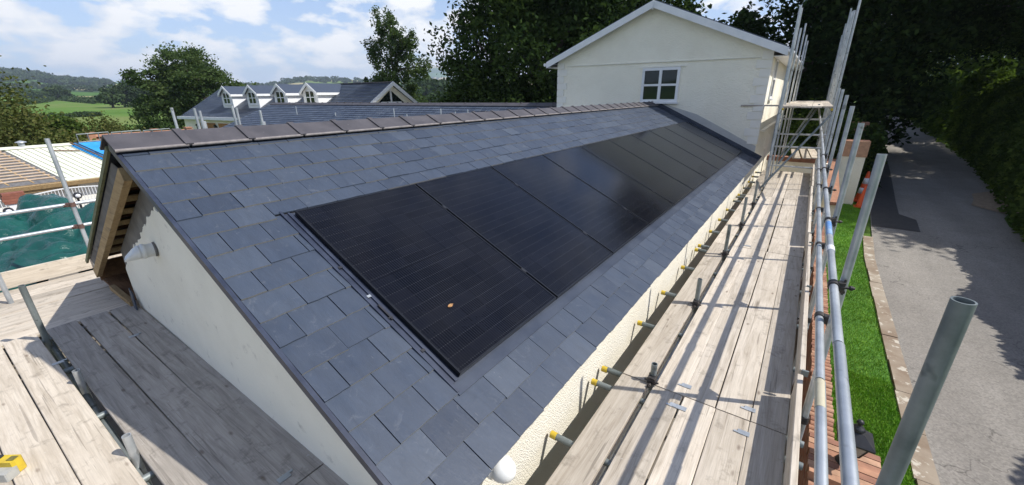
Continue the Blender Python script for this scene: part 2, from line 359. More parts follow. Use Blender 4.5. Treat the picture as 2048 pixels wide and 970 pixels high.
# ------------------------------------------------------------------ terrain, lane
CAM = np.array([2.957, -1.405, .791])
def sstep(a, b, x):
    t = np.clip((x-a)/(b-a), 0, 1); return t*t*(3-2*t)
RZ = ([-60, 12, 16, 20, 26, 47, 85, 140], [-3.4, -3.4, -3.2, -3.05, -2.88, -2.4, -2.0, -1.4])
RL = ([-60, 4, 12, 15.5, 19, 25.3, 46, 84, 140], [4.75, 4.9, 5.0, 5.15, 5.35, 5.8, 7.1, 9.4, 13.5])
RR = ([-60, 5, 9, 13, 17, 20.5, 28, 48, 86, 140], [8.0, 8.1, 8.25, 8.35, 8.6, 9.1, 10.0, 11.0, 13.1, 17.0])
def road_z(y): return np.interp(y, *RZ)
def ground_h(x, y):
    dx, dy = x-CAM[0], y-CAM[1]; r = np.hypot(dx, dy); az = np.degrees(np.arctan2(dx, dy))
    E = np.interp(r, [0, 18, 60, 100, 150, 220, 300, 450, 700, 1000, 1400, 1900, 2300, 3500, 5200, 6500],
                  [-.2, -.2, -.075, -.045, -.027, -.015, -.006, .001, .009, .016, .024, .031, .030, .020, .028, .016])
    bumpy = np.sin(az*.21+.6)*.22+np.sin(az*.53+2.1)*.12+np.sin(az*1.13+r*.0012)*.06
    far = .791 + E*r*(1+bumpy*sstep(500, 1500, r))
    hill = 215*np.exp(-((az+44.6)/2.9)**2)*np.exp(-((r-5200)/900.)**2)
    left = np.where(x < -6, -3.4-.3*sstep(6, 14, -x), -3.4)
    h = left*(1-sstep(26, 62, r)) + far*sstep(26, 62, r) + hill
    w = sstep(3.0, 4.6, x)*sstep(-140, -60, -r)
    h = h*(1-w)+(road_z(y)-.03)*w
    rr_ = np.interp(y, *RR); h = h + sstep(.2, 2.0, x-rr_)*1.1*w + sstep(1.5, 9, x-rr_)*(2.6+3.6*sstep(24, 44, y))*w + sstep(6, 50, x-rr_)*6.5*w
    return h
def terrain():
    nr, na = 210, 400
    rr_ = np.concatenate([[0], np.geomspace(.8, 6500, nr)]); aa = np.linspace(0, 2*PI, na, endpoint=False)
    X = CAM[0]+rr_[:, None]*np.sin(aa)[None]; Y = CAM[1]+rr_[:, None]*np.cos(aa)[None]; Z = ground_h(X, Y)
    v = np.stack([X, Y, Z], -1).reshape(-1, 3); m = MB(); m.v = [tuple(p) for p in v.tolist()]
    for i in range(nr):
        for k in range(na): m.f.append((i*na+k, i*na+(k+1) % na, (i+1)*na+(k+1) % na, (i+1)*na+k))
    m.a = [.5]*len(m.f); m.sm = [True]*len(m.f)
    o = m.build('ground', GROUND, loc=(0, 0, 0)); tag(o, kind='structure')
terrain()
def strip(xl, xr, ys, dz, thick=None):
    m = MB()
    for y0, y1 in zip(ys[:-1], ys[1:]):
        p = [(xl(y0), y0), (xr(y0), y0), (xr(y1), y1), (xl(y1), y1)]
        if thick is None: m.add([(x, y, road_z(y)+dz) for x, y in p], [(0, 1, 2, 3)])
        else: m.hexa([(x, y, road_z(y)+dz-thick) for x, y in p]+[(x, y, road_z(y)+dz) for x, y in p])
    return m
rl = lambda y: float(np.interp(y, *RL)); rr = lambda y: float(np.interp(y, *RR))
ys = list(np.arange(-14, 60, 1.0))+list(np.arange(60, 141, 4.0))
tag(strip(rl, lambda y: rr(y)+.15*math.sin(y*1.7), ys, .0).build('road', ROAD, loc=(0, 0, 0)), kind='structure')
tag(strip(lambda y: rl(y)+.02, lambda y: rl(y)+(1.15 if y < 17 else .75), [15.2]+[15.5+.5*k for k in range(30)], .014).build('road_patch', PATCH, loc=(0, 0, 0)), kind='structure')
gm = MB(); gp_ = [(rr(y)+math.copysign(1, dx)*0+dx*(.6+.4*math.sin(y*3+dx)), y) for y, dx in ((18.6, -.3), (19.4, -.9), (20.4, -1.3), (21.4, -.8), (22.2, -.2), (22.0, .6), (20.5, .9), (19.0, .6))]
gm.add([(x, y, float(road_z(y))+.02) for x, y in gp_], [tuple(range(8))]); tag(gm.build('gravel_patch', M('tan_gravel', (.34, .26, .18), (.24, .18, .125), 9, .95, bmp=.4, bscale=60), loc=(0, 0, 0)), kind='structure')
kx = [-14+.9*k for k in range(32)]
mk = MB()
for y0, y1 in zip(kx[:-1], kx[1:]):
    j = rng.uniform(-.012, .012); xs = (rl(y0)-.21+j, rl(y0)+.0, rl(y1)+.0, rl(y1)-.21+j)
    z0, z1 = road_z(y0), road_z(y1); h = .05+rng.uniform(0, .012)
    mk.hexa([(xs[0], y0+.004, z0-.1), (xs[1], y0+.004, z0-.1), (xs[2], y1-.004, z1-.1), (xs[3], y1-.004, z1-.1), (xs[0], y0+.004, z0+h), (xs[1], y0+.004, z0+h), (xs[2], y1-.004, z1+h), (xs[3], y1-.004, z1+h)])
tag(mk.build('kerb', KERBM, loc=(0, 0, 0)), kind='structure')
LW = [-14]+list(np.arange(-12, 17.1, 1.0))+[17.6, 18.1]
lx0 = lambda y: 3.72
lx1 = lambda y: rl(y)-.215-(0 if y < 17 else .25*(y-17))
tag(strip(lx0, lx1, LW, .02).build('lawn', SOIL, loc=(0, 0, 0)), kind='structure')

def quads_mesh(name, pos, u, v, var, mat, parent=None, loc=None):
    n = len(pos); o3 = np.array(WLOC[parent.name]) if parent is not None else np.array(loc if loc is not None else (0, 0, 0), float)
    P = np.stack([pos-u, pos+v*.55-u*.1, pos+u, pos-v*.55-u*.1], 1).reshape(-1, 3)-o3
    me = bpy.data.meshes.new(name); me.vertices.add(4*n); me.vertices.foreach_set('co', P.ravel())
    me.loops.add(4*n); me.loops.foreach_set('vertex_index', np.arange(4*n)); me.polygons.add(n)
    me.polygons.foreach_set('loop_start', np.arange(0, 4*n, 4)); me.polygons.foreach_set('loop_total', np.full(n, 4))
    me.update(calc_edges=True); at = me.attributes.new('var', 'FLOAT', 'FACE'); at.data.foreach_set('value', np.clip(var, 0, 1))
    me.materials.append(mat); o = bpy.data.objects.new(name, me); COL.objects.link(o)
    if parent is not None: o.parent = parent
    else: o.location = o3
    WLOC[o.name] = tuple(o3); return o
def rand_frames(n, size, flat=0.0):
    a = rng.normal(size=(n, 3)); a[:, 2] *= (1-flat); a /= np.linalg.norm(a, axis=1)[:, None]
    b = rng.normal(size=(n, 3)); b -= (a*b).sum(1)[:, None]*a; b /= np.linalg.norm(b, axis=1)[:, None]
    s = size*rng.uniform(.6, 1.3, n)[:, None]; return a*s, b*s
def grass():
    n = 90000; y = np.concatenate([rng.uniform(.5, 6, n//2), rng.uniform(3, 18, n-n//2)])
    x1 = np.array([lx1(t) for t in y]); x = 3.74+(x1-3.76)*rng.uniform(0, 1, n)
    x += np.where(rng.uniform(size=n) < .03, rng.uniform(-.02, .05, n), 0)
    z = road_z(y)+.02; h = rng.uniform(.025, .065, n)
    lean = rng.normal(size=(n, 3))*.5; lean[:, 2] = 1; lean /= np.linalg.norm(lean, axis=1)[:, None]
    a = rng.uniform(0, 2*PI, n); side = np.stack([np.cos(a), np.sin(a), np.zeros(n)], 1)
    pos = np.stack([x, y, z], 1)+lean*h[:, None]*.5
    var = .5+.25*np.sin(x*9+y*2.1)*np.sin(y*3.3)+rng.normal(0, .2, n)
    o = quads_mesh('grass', pos, lean*h[:, None]*.6, side*.008, var, GRASSB)
    tag(o, 'bright green mown grass between the brick wall and the lane', 'grass', kind='stuff')
grass()

# ------------------------------------------------------------------ foliage
def clump_points(blobs, n, kper, spread=.17, shell=.45):
    vol = np.array([(b[3]*b[4]*b[5])**(2/3.) for b in blobs]); cnt = (n*vol/vol.sum()).astype(int); P = []; V = []
    for b, c in zip(blobs, cnt):
        k = max(4, int(kper)); d = rng.normal(size=(k, 3)); d /= np.linalg.norm(d, axis=1)[:, None]
        rad = shell+(1-shell)*rng.uniform(0, 1, k)**.6
        cc = d*rad[:, None]*np.array(b[3:6])[None]+np.array(b[:3])[None]; cv = rng.uniform(.2, .8, k)
        w = rng.uniform(.4, 1.6, k); w /= w.sum(); idx = rng.choice(k, size=c, p=w)
        sp = spread*np.array(b[3:6])*rng.uniform(.7, 1.35, (k, 1))
        P.append(cc[idx]+rng.normal(size=(c, 3))*sp[idx]); V.append(cv[idx]+rng.normal(0, .16, c))
    return np.concatenate(P), np.concatenate(V)
def tree(name, label, cat, base, trunk_h, trunk_r, blobs, n, size, mat, kper=40, spread=.17, shell=.45, group=None, lean=(0, 0), limbs=True, bark=BARK, flat=.2):
    t = thing(name, label, cat, base, group); B = Vector(base); m = MB()
    top = B+Vector((lean[0], lean[1], trunk_h)); mid = B+(top-B)*.5+Vector((rng.uniform(-.2, .2)*trunk_r*3, rng.uniform(-.2, .2)*trunk_r*3, 0))
    m.tube(B-Vector((0, 0, .3)), mid, trunk_r*1.25, 10, trunk_r*.95); m.tube(mid, top, trunk_r*.95, 10, trunk_r*.6)
    wb = [(b[0]+B.x, b[1]+B.y, b[2]+B.z, b[3], b[4], b[5]) for b in blobs]
    if limbs:
        for b in wb:
            c = Vector(b[:3]); s0 = B+(top-B)*rng.uniform(.55, 1.0); k = s0.lerp(c, .55)+Vector((0, 0, .06*(c-s0).length))
            m.tube(s0, k, trunk_r*.42, 7, trunk_r*.28); m.tube(k, c, trunk_r*.28, 7, trunk_r*.12)
            for _ in range(4):
                e = c+Vector([rng.uniform(-.75, .75)*q for q in b[3:6]]); m.tube(k.lerp(c, rng.uniform(.3, 1)), e, trunk_r*.13, 5, trunk_r*.03)
    m.build('trunk', bark, t)
    P, V = clump_points(wb, n, kper, spread, shell); u, v = rand_frames(len(P), size, flat)
    quads_mesh('crown', P, u, v, V, mat, t); return t

# ------------------------------------------------------------------ the long building with the slate roof
TA = .4766; PA = math.atan(TA); ca, sa = math.cos(PA), math.sin(PA)
RX, RZ0 = -1.12, .53-.012
LT = .524; PL = math.atan(LT)
bld = thing('slate_roofed_outbuilding', 'long cream rendered outbuilding with new slate roof carrying the solar panels', 'building', (-.5, 5.5, -3.4))
YN, YF = -.64, 11.8
def RP(s, y, n=0.0):     # point on the road-side slope; s measured down the slope from the panels' top edge
    return (s*ca+n*sa, y, -s*sa+n*ca-.02)
def LP(s, y, n=0.0):     # point on the yard-side slope, s from the ridge down
    c, d = math.cos(PL), math.sin(PL); return (RX-s*c-n*d, y, RZ0-s*d+n*c)
def slates(PT, s_list, smin, smax, ylo, yhi, skip=None, wid=.25):
    m = MB()
    for k, sb in enumerate(s_list):
        off = 0.0 if k % 2 else .125
        y = ylo-.25+off+((-.37-ylo) % .125); cuts = [ylo]
        while y < yhi-.05:
            if y > ylo+.10: cuts.append(y)
            y += wid
        cuts.append(yhi)
        for y0, y1 in zip(cuts[:-1], cuts[1:]):
            st = max(sb-.235, smin); jig = rng.uniform(-.005, .005); sb2 = min(sb+jig, smax)
            segs = [(y0, y1)]
            if skip:
                ps, pe, qs, qe = skip
                if sb2 > ps+.02 and st+.035 < pe and y1 > qs and y0 < qe:
                    if sb <= ps+.21 and sb-.2 < ps: sb2 = ps
                    elif sb-.2 < pe-.01 and sb > pe+.01: st = pe
                    else: segs = [(a, b) for a, b in ((y0, min(y1, qs)), (max(y0, qe), y1)) if b-a > .03]
            for a, b in segs:
                g = rng.uniform(.0012, .0035); a += g; b -= g; va = float(np.clip(rng.normal(.45, .14), 0, .84)); t = rng.uniform(.0, .003)
                nb = rng.uniform(.009, .012)+t; th = .006; npts = 5; q = [(b-a)*i/(npts-1)+a for i in range(npts)]
                bs = [sb2+rng.uniform(-.0028, .0028) for _ in q]
                top = [PT(st, a, .002), PT(st, b, .002)]; low = [PT(x, yy, nb) for x, yy in zip(bs, q)]; und = [PT(x+.001, yy, nb-th-.004) for x, yy in zip(bs, q)]
                m.add([top[0]]+low+[top[1]], [tuple(range(npts+2))], va)
                nn = npts; m.add(low+und, [(i, nn+i, nn+i+1, i+1) for i in range(nn-1)], .97 if rng.uniform() < .75 else .6)
                for yy, tp, lw in ((a, top[0], low[0]), (b, top[1], low[-1])):
                    m.add([tp, lw, PT(sb2, yy, nb-th-.004), PT(st, yy, -.004)], [(0, 1, 2, 3)], va*.6)
    return m
W, L, NP = 1.154, 1.722, 10
sl = [2.2-.2*k for k in range(17)]
mR = slates(RP, sl, -1.18, 2.2, YN, YF-.02, skip=(-.045, 1.80, -.075, NP*W+.06))
roof = mR.build('roof', SLATE, bld)
mL = slates(LP, [3.52-.2*k for k in range(18)], .02, 3.55, YN, YF-.02)
roofl = mL.build('roof', SLATE, bld)
m = MB()   # decking under both slopes, closes the roof
m.hexa([RP(-1.2, YN+.03, -.075), RP(2.12, YN+.03, -.075), RP(2.12, YF, -.075), RP(-1.2, YF, -.075), RP(-1.2, YN+.03, -.006), RP(2.17, YN+.03, -.006), RP(2.17, YF, -.006), RP(-1.2, YF, -.006)])
m.hexa([LP(3.45, YN+.10, -.022), LP(.03, YN+.10, -.022), LP(.03, YF, -.022), LP(3.45, YF, -.022), LP(3.5, YN+.10, -.006), LP(.03, YN+.10, -.006), LP(.03, YF, -.006), LP(3.5, YF, -.006)])
m.build('underlay', BLACK, bld)
# ridge tiles
leg = .235; k = 0; y = YN-.03
while y < YF-.05:
    m = MB(); es = []; y1 = min(y+.45, YF-.01)
    for sgn, sl_ in ((1, PA), (-1, PL)):
        dx, dz = sgn*math.cos(sl_), -math.sin(sl_); nx, nz = sgn*math.sin(sl_), math.cos(sl_)
        A = (RX, RZ0+.042)
        def q(d, n): return (A[0]+dx*d+nx*n, A[1]+dz*d+nz*n)
        def slab(d0, d1, n0, n1, ya, yb):
            c = [q(d0, n0), q(d1, n0), q(d1, n1), q(d0, n1)]
            pr = [(x, ya, z) for x, z in c]; m.prism(pr, (0, yb-ya, 0))
        slab(0, leg-.012, -.014, 0, y, y1)
        slab(-.002, leg-.002, .001, .014, y1-.040, y1+.012)
        x, z = q(leg-.010, -.005); e = MB(); e.tube((x, y, z), (x, y1-.02, z), .0125, 8); es.append(e)
    m.build('ridge_tile', RIDGE, roof)
    for e in es: e.build('tile_edge', RIDGE_E, roof)
    y += .45
# verge trim on the gable
m = MB()
m.beam(RP(-1.19, YN-.012, -.018), RP(2.205, YN-.012, -.018), .024, .05)
m.build('verge_trim', VERGE, bld)
m = MB(); m.beam(LP(.10, YN-.008, -.018), LP(3.56, YN-.008, -.018), .020, .042); m.build('verge_trim', BATTEN, bld)
m = MB(); m.beam(RP(-1.0, YN+.008, -.052), RP(2.19, YN+.008, -.052), .014, .018); m.build('cream_bead', ROUGHC, bld)
# in-roof flashing around the panels
m = MB(); ye = NP*W
def pl(s0, s1, y0, y1, n0, n1): m.hexa([RP(s0, y0, n0), RP(s1, y0, n0), RP(s1, y1, n0), RP(s0, y1, n0), RP(s0, y0, n1), RP(s1, y0, n1), RP(s1, y1, n1), RP(s0, y1, n1)])
pl(-.03, 1.80, -.074, ye+.059, -.005, .000)
pl(-.03, 1.79, ye+.045, ye+.06, .0005, .018)
pl(1.745, 1.81, -.078, ye+.06, .0006, .012)
m.build('panel_flashing', LEAD, bld)
m = MB(); pl(-.06, 1.79, -.079, -.062, .0005, .017); pl(-.03, 1.73, -.061, -.002, .0007, .004); pl(-.03, 1.73, -.034, -.020, .0045, .014); m.build('side_tray', VERGE, bld)
for s in (.62, .93, 1.45):
    m = MB(); pl(s, s+.02, -.058, -.032, .015, .019); m.build('bracket', GALV if s == .93 else BLACK, bld)
m = MB(); pl(1.03, 1.17, -.045, -.033, .0005, .018); pl(1.15, 1.16, -.062, -.030, .018, .021); m.build('bracket', BLACK, bld)
# lead abutment against the house
m = MB(); pl(-1.2, 2.19, NP*W+.062, YF-.004, .012, .020); pl(-1.25, 2.20, YF-.016, YF-.004, .02, .11); m.build('abutment_flashing', LEAD, bld)
# walls
def zr(x): return -x*TA-.02
def zl(x): return RZ0-LT*(RX-x)
m = MB()
gp = [(-3.02, -3.4), (1.83, -3.4), (1.83, zr(1.83)-.10), (RX, zr(RX)-.10), (-1.25, .19), (-2.95, -.74), (-3.02, -.78)]
m.prism([(x, -.5, z) for x, z in gp], (0, .28, 0)); m.build('gable_wall', CEMENT, bld)
rag0 = [(-.62, .08), (-.80, -.05), (-.89, -.04), (-.98, -.04), (-1.08, -.02), (-1.18, -.02), (-1.35, -.11), (-1.62, -.23), (-1.78, -.33), (-1.96, -.43), (-2.2, -.55), (-2.52, -.69), (-2.78, -.85), (-3.021, -.99)]
rag = []
for (a, b), (c, d) in zip(rag0[:-1], rag0[1:]):
    for i in range(5):
        t = i/5; rag.append((a+(c-a)*t+rng.normal(0, .014), b+(d-b)*t+rng.normal(0, .014)))
rag.append((-3.021, -1.0)); rag[0] = (-.62, zr(-.62)-.105)
m = MB(); m.prism([(x, -.5001, z) for x, z in rag+[(-3.021, -3.39), (1.829, -3.39), (1.829, zr(1.829)-.105)]], (0, -.009, 0)); m.build('render_coat', RENDER_W, bld)
for (x, z, w, h, r) in ((-.45, -.02, .035, .012, .9), (-.20, -.17, .03, .010, 1.1), (-.62, -.12, .03, .008, .8)):
    pass
m = MB(); m.box(1.60, 1.828, -.219, YF, -3.4, zr(1.83)-.095); m.build('side_wall', ROUGHC, bld)
m = MB(); m.box(-3.0, -2.72, -.219, YF, -3.4, -.75); m.build('side_wall', CEMENT, bld)
# roof overhang carpentry on the yard side of the gable
m = MB(); m.beam(LP(.12, -.615, -.215), LP(3.46, -.615, -.215), .05, .105); m.build('fly_rafter', WOOD_Y, bld)
m = MB()
for x in (-1.32, -1.62, -1.92, -2.22, -2.52, -2.82, -3.12):
    m = MB(); m.box(x-.022, x+.022, -.588, -.15, zl(x)-.27, zl(x)-.225); m.build('rafter_noggin', WOOD_Y, bld)
m = MB()
for s in np.arange(.35, 3.4, .2): m.obox(LP(s, -.30, -.045), ((math.cos(PL), 0, math.sin(PL)), (0, 1, 0), (-math.sin(PL), 0, math.cos(PL))), (.022, .26, .012))
m.build('slate_batten', WOOD_B, bld)
m = MB(); prev = None; pts = []
for i in range(36):
    s = .30+i*.088; d = .085+.055*math.sin(i*.9)*math.sin(i*.31+1)+.035*rng.uniform(-1, 1)+(.06 if 4 < i < 16 else 0); pts.append((s, d))
for (s0, d0), (s1, d1) in zip(pts[:-1], pts[1:]):
    a = LP(s0, -.628, -.045); b = LP(s1, -.628, -.045); c = LP(s1, -.606+.01*math.sin(s1*9), -.045-d1); d = LP(s0, -.606+.01*math.sin(s0*9), -.045-d0)
    m.add([a, b, c, d], [(0, 1, 2, 3)], .5, True); m.add([(p[0], p[1]+.004, p[2]) for p in (a, b, c, d)], [(3, 2, 1, 0)], .5, True)
m.build('felt_flap', FELT, bld)
m = MB(); m.hexa([(-4.12, -.59, -1.39), (-3.03, -.59, -1.39), (-3.03, 1.2, -1.39), (-4.12, 1.2, -1.39), (-4.12, -.59, -1.372), (-3.03, -.59, -1.372), (-3.03, 1.2, -1.372), (-4.12, 1.2, -1.372)])
m.box(-4.16, -4.125, -.60, 3.0, -1.40, -1.15); m.build('soffit_board', WOOD_B, bld)
m = MB(); m.beam((-3.55, -.60, -1.335), (-2.98, -.56, -1.40), .05, .06); m.build('soffit_batten', WOOD_Y, bld)

def cowl(name, label, base, axis, r, ln, parent_kind):
    b = Vector(base); d = Vector(axis).normalized(); t = thing(name, label, 'vent', base)
    m = MB(); m.lathe(b, [(r*1.0, 0), (r*1.0, ln*.35), (r*1.12, ln*.36), (r*1.12, ln*.50), (r*1.0, ln*.51), (r*1.0, ln*.55)], 22, d); m.build('pipe', WHITEP, t)
    m = MB()
    if parent_kind == 'dome':
        m.lathe(b+d*ln*.56, [(r*1.02, 0), (r*1.06, ln*.06), (r*1.02, ln*.16), (r*.86, ln*.30), (r*.58, ln*.40), (r*.25, ln*.45), (.004, ln*.46)], 22, d)
    else:
        n = 22; u = d.cross(Vector((0, 0, 1))).normalized(); w = Vector((0, 0, 1)); vs = []
        for i, (rr_, h) in enumerate([(1.02, .56), (1.03, .66), (1.0, .80), (.90, .94), (.66, 1.06), (.25, 1.14)]):
            for k in range(n):
                a = 2*PI*k/n; up = math.sin(a); hh = h - (.22*max(0, up) if i >= 2 else 0)
                vs.append(b+d*ln*hh+u*math.cos(a)*r*rr_+w*((up*rr_-(1.03-rr_))*r))
        m.add(vs, [(i*n+k, i*n+(k+1) % n, (i+1)*n+(k+1) % n, (i+1)*n+k) for i in range(5) for k in range(n)], .5, True)
    m.build('cowl', WHITEP, t)
    m = MB(); m.lathe(b+d*.001, [(r*1.13, 0), (r*1.11, .010), (r*1.02, .014)], 22, d); m.build('wall_seal', WHITEP if parent_kind == 'dome' else CEMENT, t)
    return t
cowl('flue_vent', 'white plastic flue cowl poking out of the shaded gable wall', (-1.50, -.51, -.435), (-.10, -1, .02), .058, .19, 'cut')
cowl('flue_vent', 'white domed plastic vent on the sunlit wall under the near eave corner', (1.832, -.14, -1.06), (1, .05, -.05), .066, .21, 'dome')
t = tag(MB().build('x', BLACK) if False else None or thing('slate_offcut', 'dark slate offcut leaning on the bottom left corner of the gable wall', 'slate', (-2.95, -.55, -1.43)), None)
m = MB(); m.prism([(-3.02, -.535, -1.22), (-2.94, -.535, -1.27), (-2.80, -.565, -1.45), (-2.88, -.565, -1.46), (-2.97, -.55, -1.36)], (.004, -.012, .003), .3); m.build('slab', SLATE_D, t)

# ------------------------------------------------------------------ solar panels
ordn = ['first', 'second', 'third', 'fourth', 'fifth', 'sixth', 'seventh', 'eighth', 'ninth', 'tenth']
Rm = Matrix(((ca, 0, sa), (0, 1, 0), (-sa, 0, ca)))
def make_panel():
    root = thing('solar_panel', 'x', 'solar panel', (0, 0, 0), 'solar panels in a row on the slate roof')
    w, h, d, fw = 1.134, L, .035, .012
    m = MB(); m.box(0, fw, 0, w, -d, 0); m.box(h-fw, h, 0, w, -d, 0); m.box(fw, h-fw, 0, fw, -d, -.0002); m.box(fw, h-fw, w-fw, w, -d, -.0002)
    WLOC[root.name] = (0, 0, 0); m.build('frame', PFRAME, root)
    m = MB(); m.add([(fw, fw, -.002), (h-fw, fw, -.002), (h-fw, w-fw, -.002), (fw, w-fw, -.002)], [(0, 1, 2, 3)]); m.build('glass', PANEL, root)
    for xx in (.38, 1.34):
        m = MB(); m.box(xx, xx+.05, w+.0005, w+.0195, -.03, .0025); m.build('clamp', BLACK, root)
    return root
pr = make_panel()
for i in range(NP):
    o = pr if i == 0 else copy_tree(pr)
    y0 = i*W+.006; p = RP(0, y0, .040)
    o.matrix_world = Matrix.Translation(Vector(p)) @ Rm.to_4x4()
    o['label'] = ('first black solar panel, nearest the camera, with an orange leaf on it' if i == 0 else
                  'last black solar panel in the row, against the cream house' if i == NP-1 else
                  '%s black solar panel in the row counted from the near gable' % ordn[i])
m = MB(); c = Vector(RP(1.31, .33, .047))
ax1 = Vector((ca, 0, -sa)); ax2 = Vector((0, 1, 0)); an = Vector((sa, 0, ca)); P = []
for k in range(9):
    t = k/8; wv = .012*math.sin(PI*min(1, t*1.05))**.8; P.append((c+ax2*(t-.5)*.045+ax1*wv+an*.003*math.sin(t*3), c+ax2*(t-.5)*.055-ax1*wv+an*.005))
for (a, b), (d, e) in zip(P[:-1], P[1:]): m.add([a, b, e, d], [(0, 1, 2, 3)], .5)
lf = M('dead_leaf', (.42, .22, .07), (.22, .11, .05), 60, .7)
tag(m.build('fallen_leaf', lf), 'small orange brown dead leaf lying on the nearest solar panel', 'leaf')

# ------------------------------------------------------------------ boards
BW, BT = .222, .038
def board_mesh(ln, chip=0):
    m = MB(); h = ln/2; w = BW/2; c = .004
    prof = [(-w+c, 0), (w-c, 0), (w, -c), (w, -BT+c), (w-c, -BT), (-w+c, -BT), (-w, -BT+c), (-w, -c)]
    m.prism([(-h, y, z) for y, z in prof], (ln, 0, 0)); return m
def board(center, ln, yaw, label, group, mat, name='scaffold_board', tilt=0, clips=(), pitch=0):
    o = board_mesh(ln).build(name, mat, loc=(0, 0, 0)); o.location = center; o.rotation_euler = (tilt, pitch, yaw); WLOC[o.name] = (0, 0, 0)
    tag(o, label, 'toe board' if name == 'toe_board' else 'scaffold board', group)
    for (x, y) in clips:
        m = MB(); m.box(x-.022, x+.022, y-.036, y+.036, .0015, .006); m.box(x-.020, x-.004, y+.03, y+.06, .002, .007); m.build('end_clip', GALV, o)
    return o
# road-side deck: lanes at x, runs between butt joints at y = 1.45, 5.35, 9.25, 13.15
DZ = -1.43
lanes = [(2.165, 'against the building wall'), (2.438, 'just outside the ledger stubs'), (2.667, 'inner of the middle pair'), (2.893, 'outer of the middle pair'), (3.118, 'along the toe boards')]
runs = [(-2.45, 1.45, 'nearest'), (1.45, 5.35, 'second'), (5.35, 9.25, 'third'), (9.25, 13.15, 'farthest')]
for li, (x, ln_) in enumerate(lanes):
    for ri, (a, b, rn) in enumerate(runs):
        cl = []
        if li in (1, 2, 3) and ri == 0: cl = [(1.80, -.09 if li != 2 else .10)]
        if li in (1, 3) and ri == 1: cl = [(-1.82, -.10)]
        if li == 1 and ri == 2: cl = [(-1.85, -.08)]
        board((x+rng.normal(0, .004), (a+b)/2, DZ-rng.uniform(0, .004)), b-a-.012, PI/2+rng.normal(0, .0012),
              'pale board in the %s run of the roadside deck, %s' % (rn, ln_), 'boards of the roadside deck', WOOD, clips=cl)
# toe boards on edge
for ri, (a, b, rn) in enumerate(((-2.4, 1.9, 'nearest'), (1.95, 5.85, 'second'), (5.9, 9.8, 'third'), (9.85, 13.4, 'farthest'))):
    x = 3.268 + (.012 if ri % 2 else 0)
    board((x-.019+.019, (a+b)/2, DZ+.112+.006), b-a-.02, PI/2, 'toe board standing on edge inside the roadside guard rails, %s of four' % rn, 'toe boards of the roadside scaffold', WOOD, 'toe_board', tilt=PI/2)
# gable-end deck, boards along x, slightly fanned
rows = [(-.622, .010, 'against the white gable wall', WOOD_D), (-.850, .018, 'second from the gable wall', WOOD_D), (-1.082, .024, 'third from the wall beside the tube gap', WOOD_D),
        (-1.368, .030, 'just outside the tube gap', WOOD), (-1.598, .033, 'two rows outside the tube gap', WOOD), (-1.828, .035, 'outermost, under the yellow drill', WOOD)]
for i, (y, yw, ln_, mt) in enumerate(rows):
    for (xa, xb, rn) in ((-3.08, .80, 'yard end'), (.812, 2.04, 'lane end')):
        if i >= 3 and rn == 'lane end': xb = 3.1
        xc = (xa+xb)/2; cl = []
        if rn == 'yard end' and i in (1, 3): cl = [(-1.02, .112)]
        if rn == 'yard end' and i == 0: cl = [(1.84, -.11)]
        board((xc, y+(xc+1.3)*yw, DZ), xb-xa, yw, '%s gable deck board, %s, %s' % ('damp shade-toned' if mt is WOOD_D else 'sun bleached', ln_, rn), 'boards of the gable deck', mt, clips=cl)
# yard deck, boards along y, a board's thickness lower
for i in range(8):
    x = -4.86+i*.229
    for (ya, yb, rn) in ((-3.35, .55, 'near'), (.56, 4.46, 'far')):
        board((x+rng.normal(0, .004), (ya+yb)/2, -1.475-rng.uniform(0, .003)), yb-ya, PI/2+rng.normal(0, .003),
              'bleached yard deck board, %s from the yard edge, %s run' % (ordn[i], rn), 'boards of the yard deck', WOOD)
for (ya, yb, rn) in ((-3.35, .55, 'near'), (.56, 4.46, 'far')):
    board((-5.03, (ya+yb)/2, -1.475+.115), yb-ya, PI/2, 'pale toe board on edge in front of the green tarp, %s length' % rn, 'toe boards of the yard deck', WOOD, 'toe_board', tilt=PI/2)

# ------------------------------------------------------------------ scaffolds
R_ = .02415
def tubepart(parent, name, p0, p1, mat=GALV, hollow=True, flip=False, r=R_):
    m = MB()
    m.tube(p0, p1, r, 16, hollow=hollow); return m.build(name, mat, parent)
def coupler(parent, p, axis, mat=IRON, out=(1, 0, 0)):
    m = MB(); p = Vector(p); d = Vector(axis).normalized(); o = Vector(out).normalized(); w = d.cross(o)
    m.tube(p-d*.029, p+d*.029, .033, 12); m.obox(p+o*.042, (d, o, w), (.026, .020, .029)); m.tube(p+o*.058-w*.05, p+o*.058+w*.062, .008, 6); m.tube(p+o*.058+w*.034, p+o*.058+w*.05, .015, 6); m.tube(p+o*.03-d*.02, p+o*.115-d*.02, .009, 6); m.tube(p+o*.088-d*.02, p+o*.104-d*.02, .016, 6)
    return m.build('coupler', mat, parent)
sc = thing('tube_scaffold', 'galvanised tube scaffold with double guard rail beside the lane', 'scaffold', (2.9, 5.5, -3.4))
stds = [(-.03, .30, GALV_D), (1.83, .44, GALV), (3.58, .516, GALV), (5.25, .62, GALV), (7.05, .735, GALV), (8.85, .825, GALV)]
for y, zt, mt in stds:
    x = 3.335 if y > 0 else 3.35
    tubepart(sc, 'standard', (x, y, -3.38), (x, y, zt), mt)
    coupler(sc, (3.28, y-.055, -.407), (0, 1, 0), IRON, (1, .3, 0)); coupler(sc, (3.268, y+.06, -.705), (0, 1, 0), IRON, (1, -.3, 0)); coupler(sc, (x, y, -1.53), (0, 0, 1), IRON, (-1, 0, 0))
    m = MB(); m.box(3.255, 3.30, y+.10, y+.116, -1.235, -1.186); m.build('toe_board_clip', GALV_D, sc)
def railpart(y0, y1, x, z): return tubepart(sc, 'guard_rail', (x, y0, z), (x, y1, z), GALV_L)
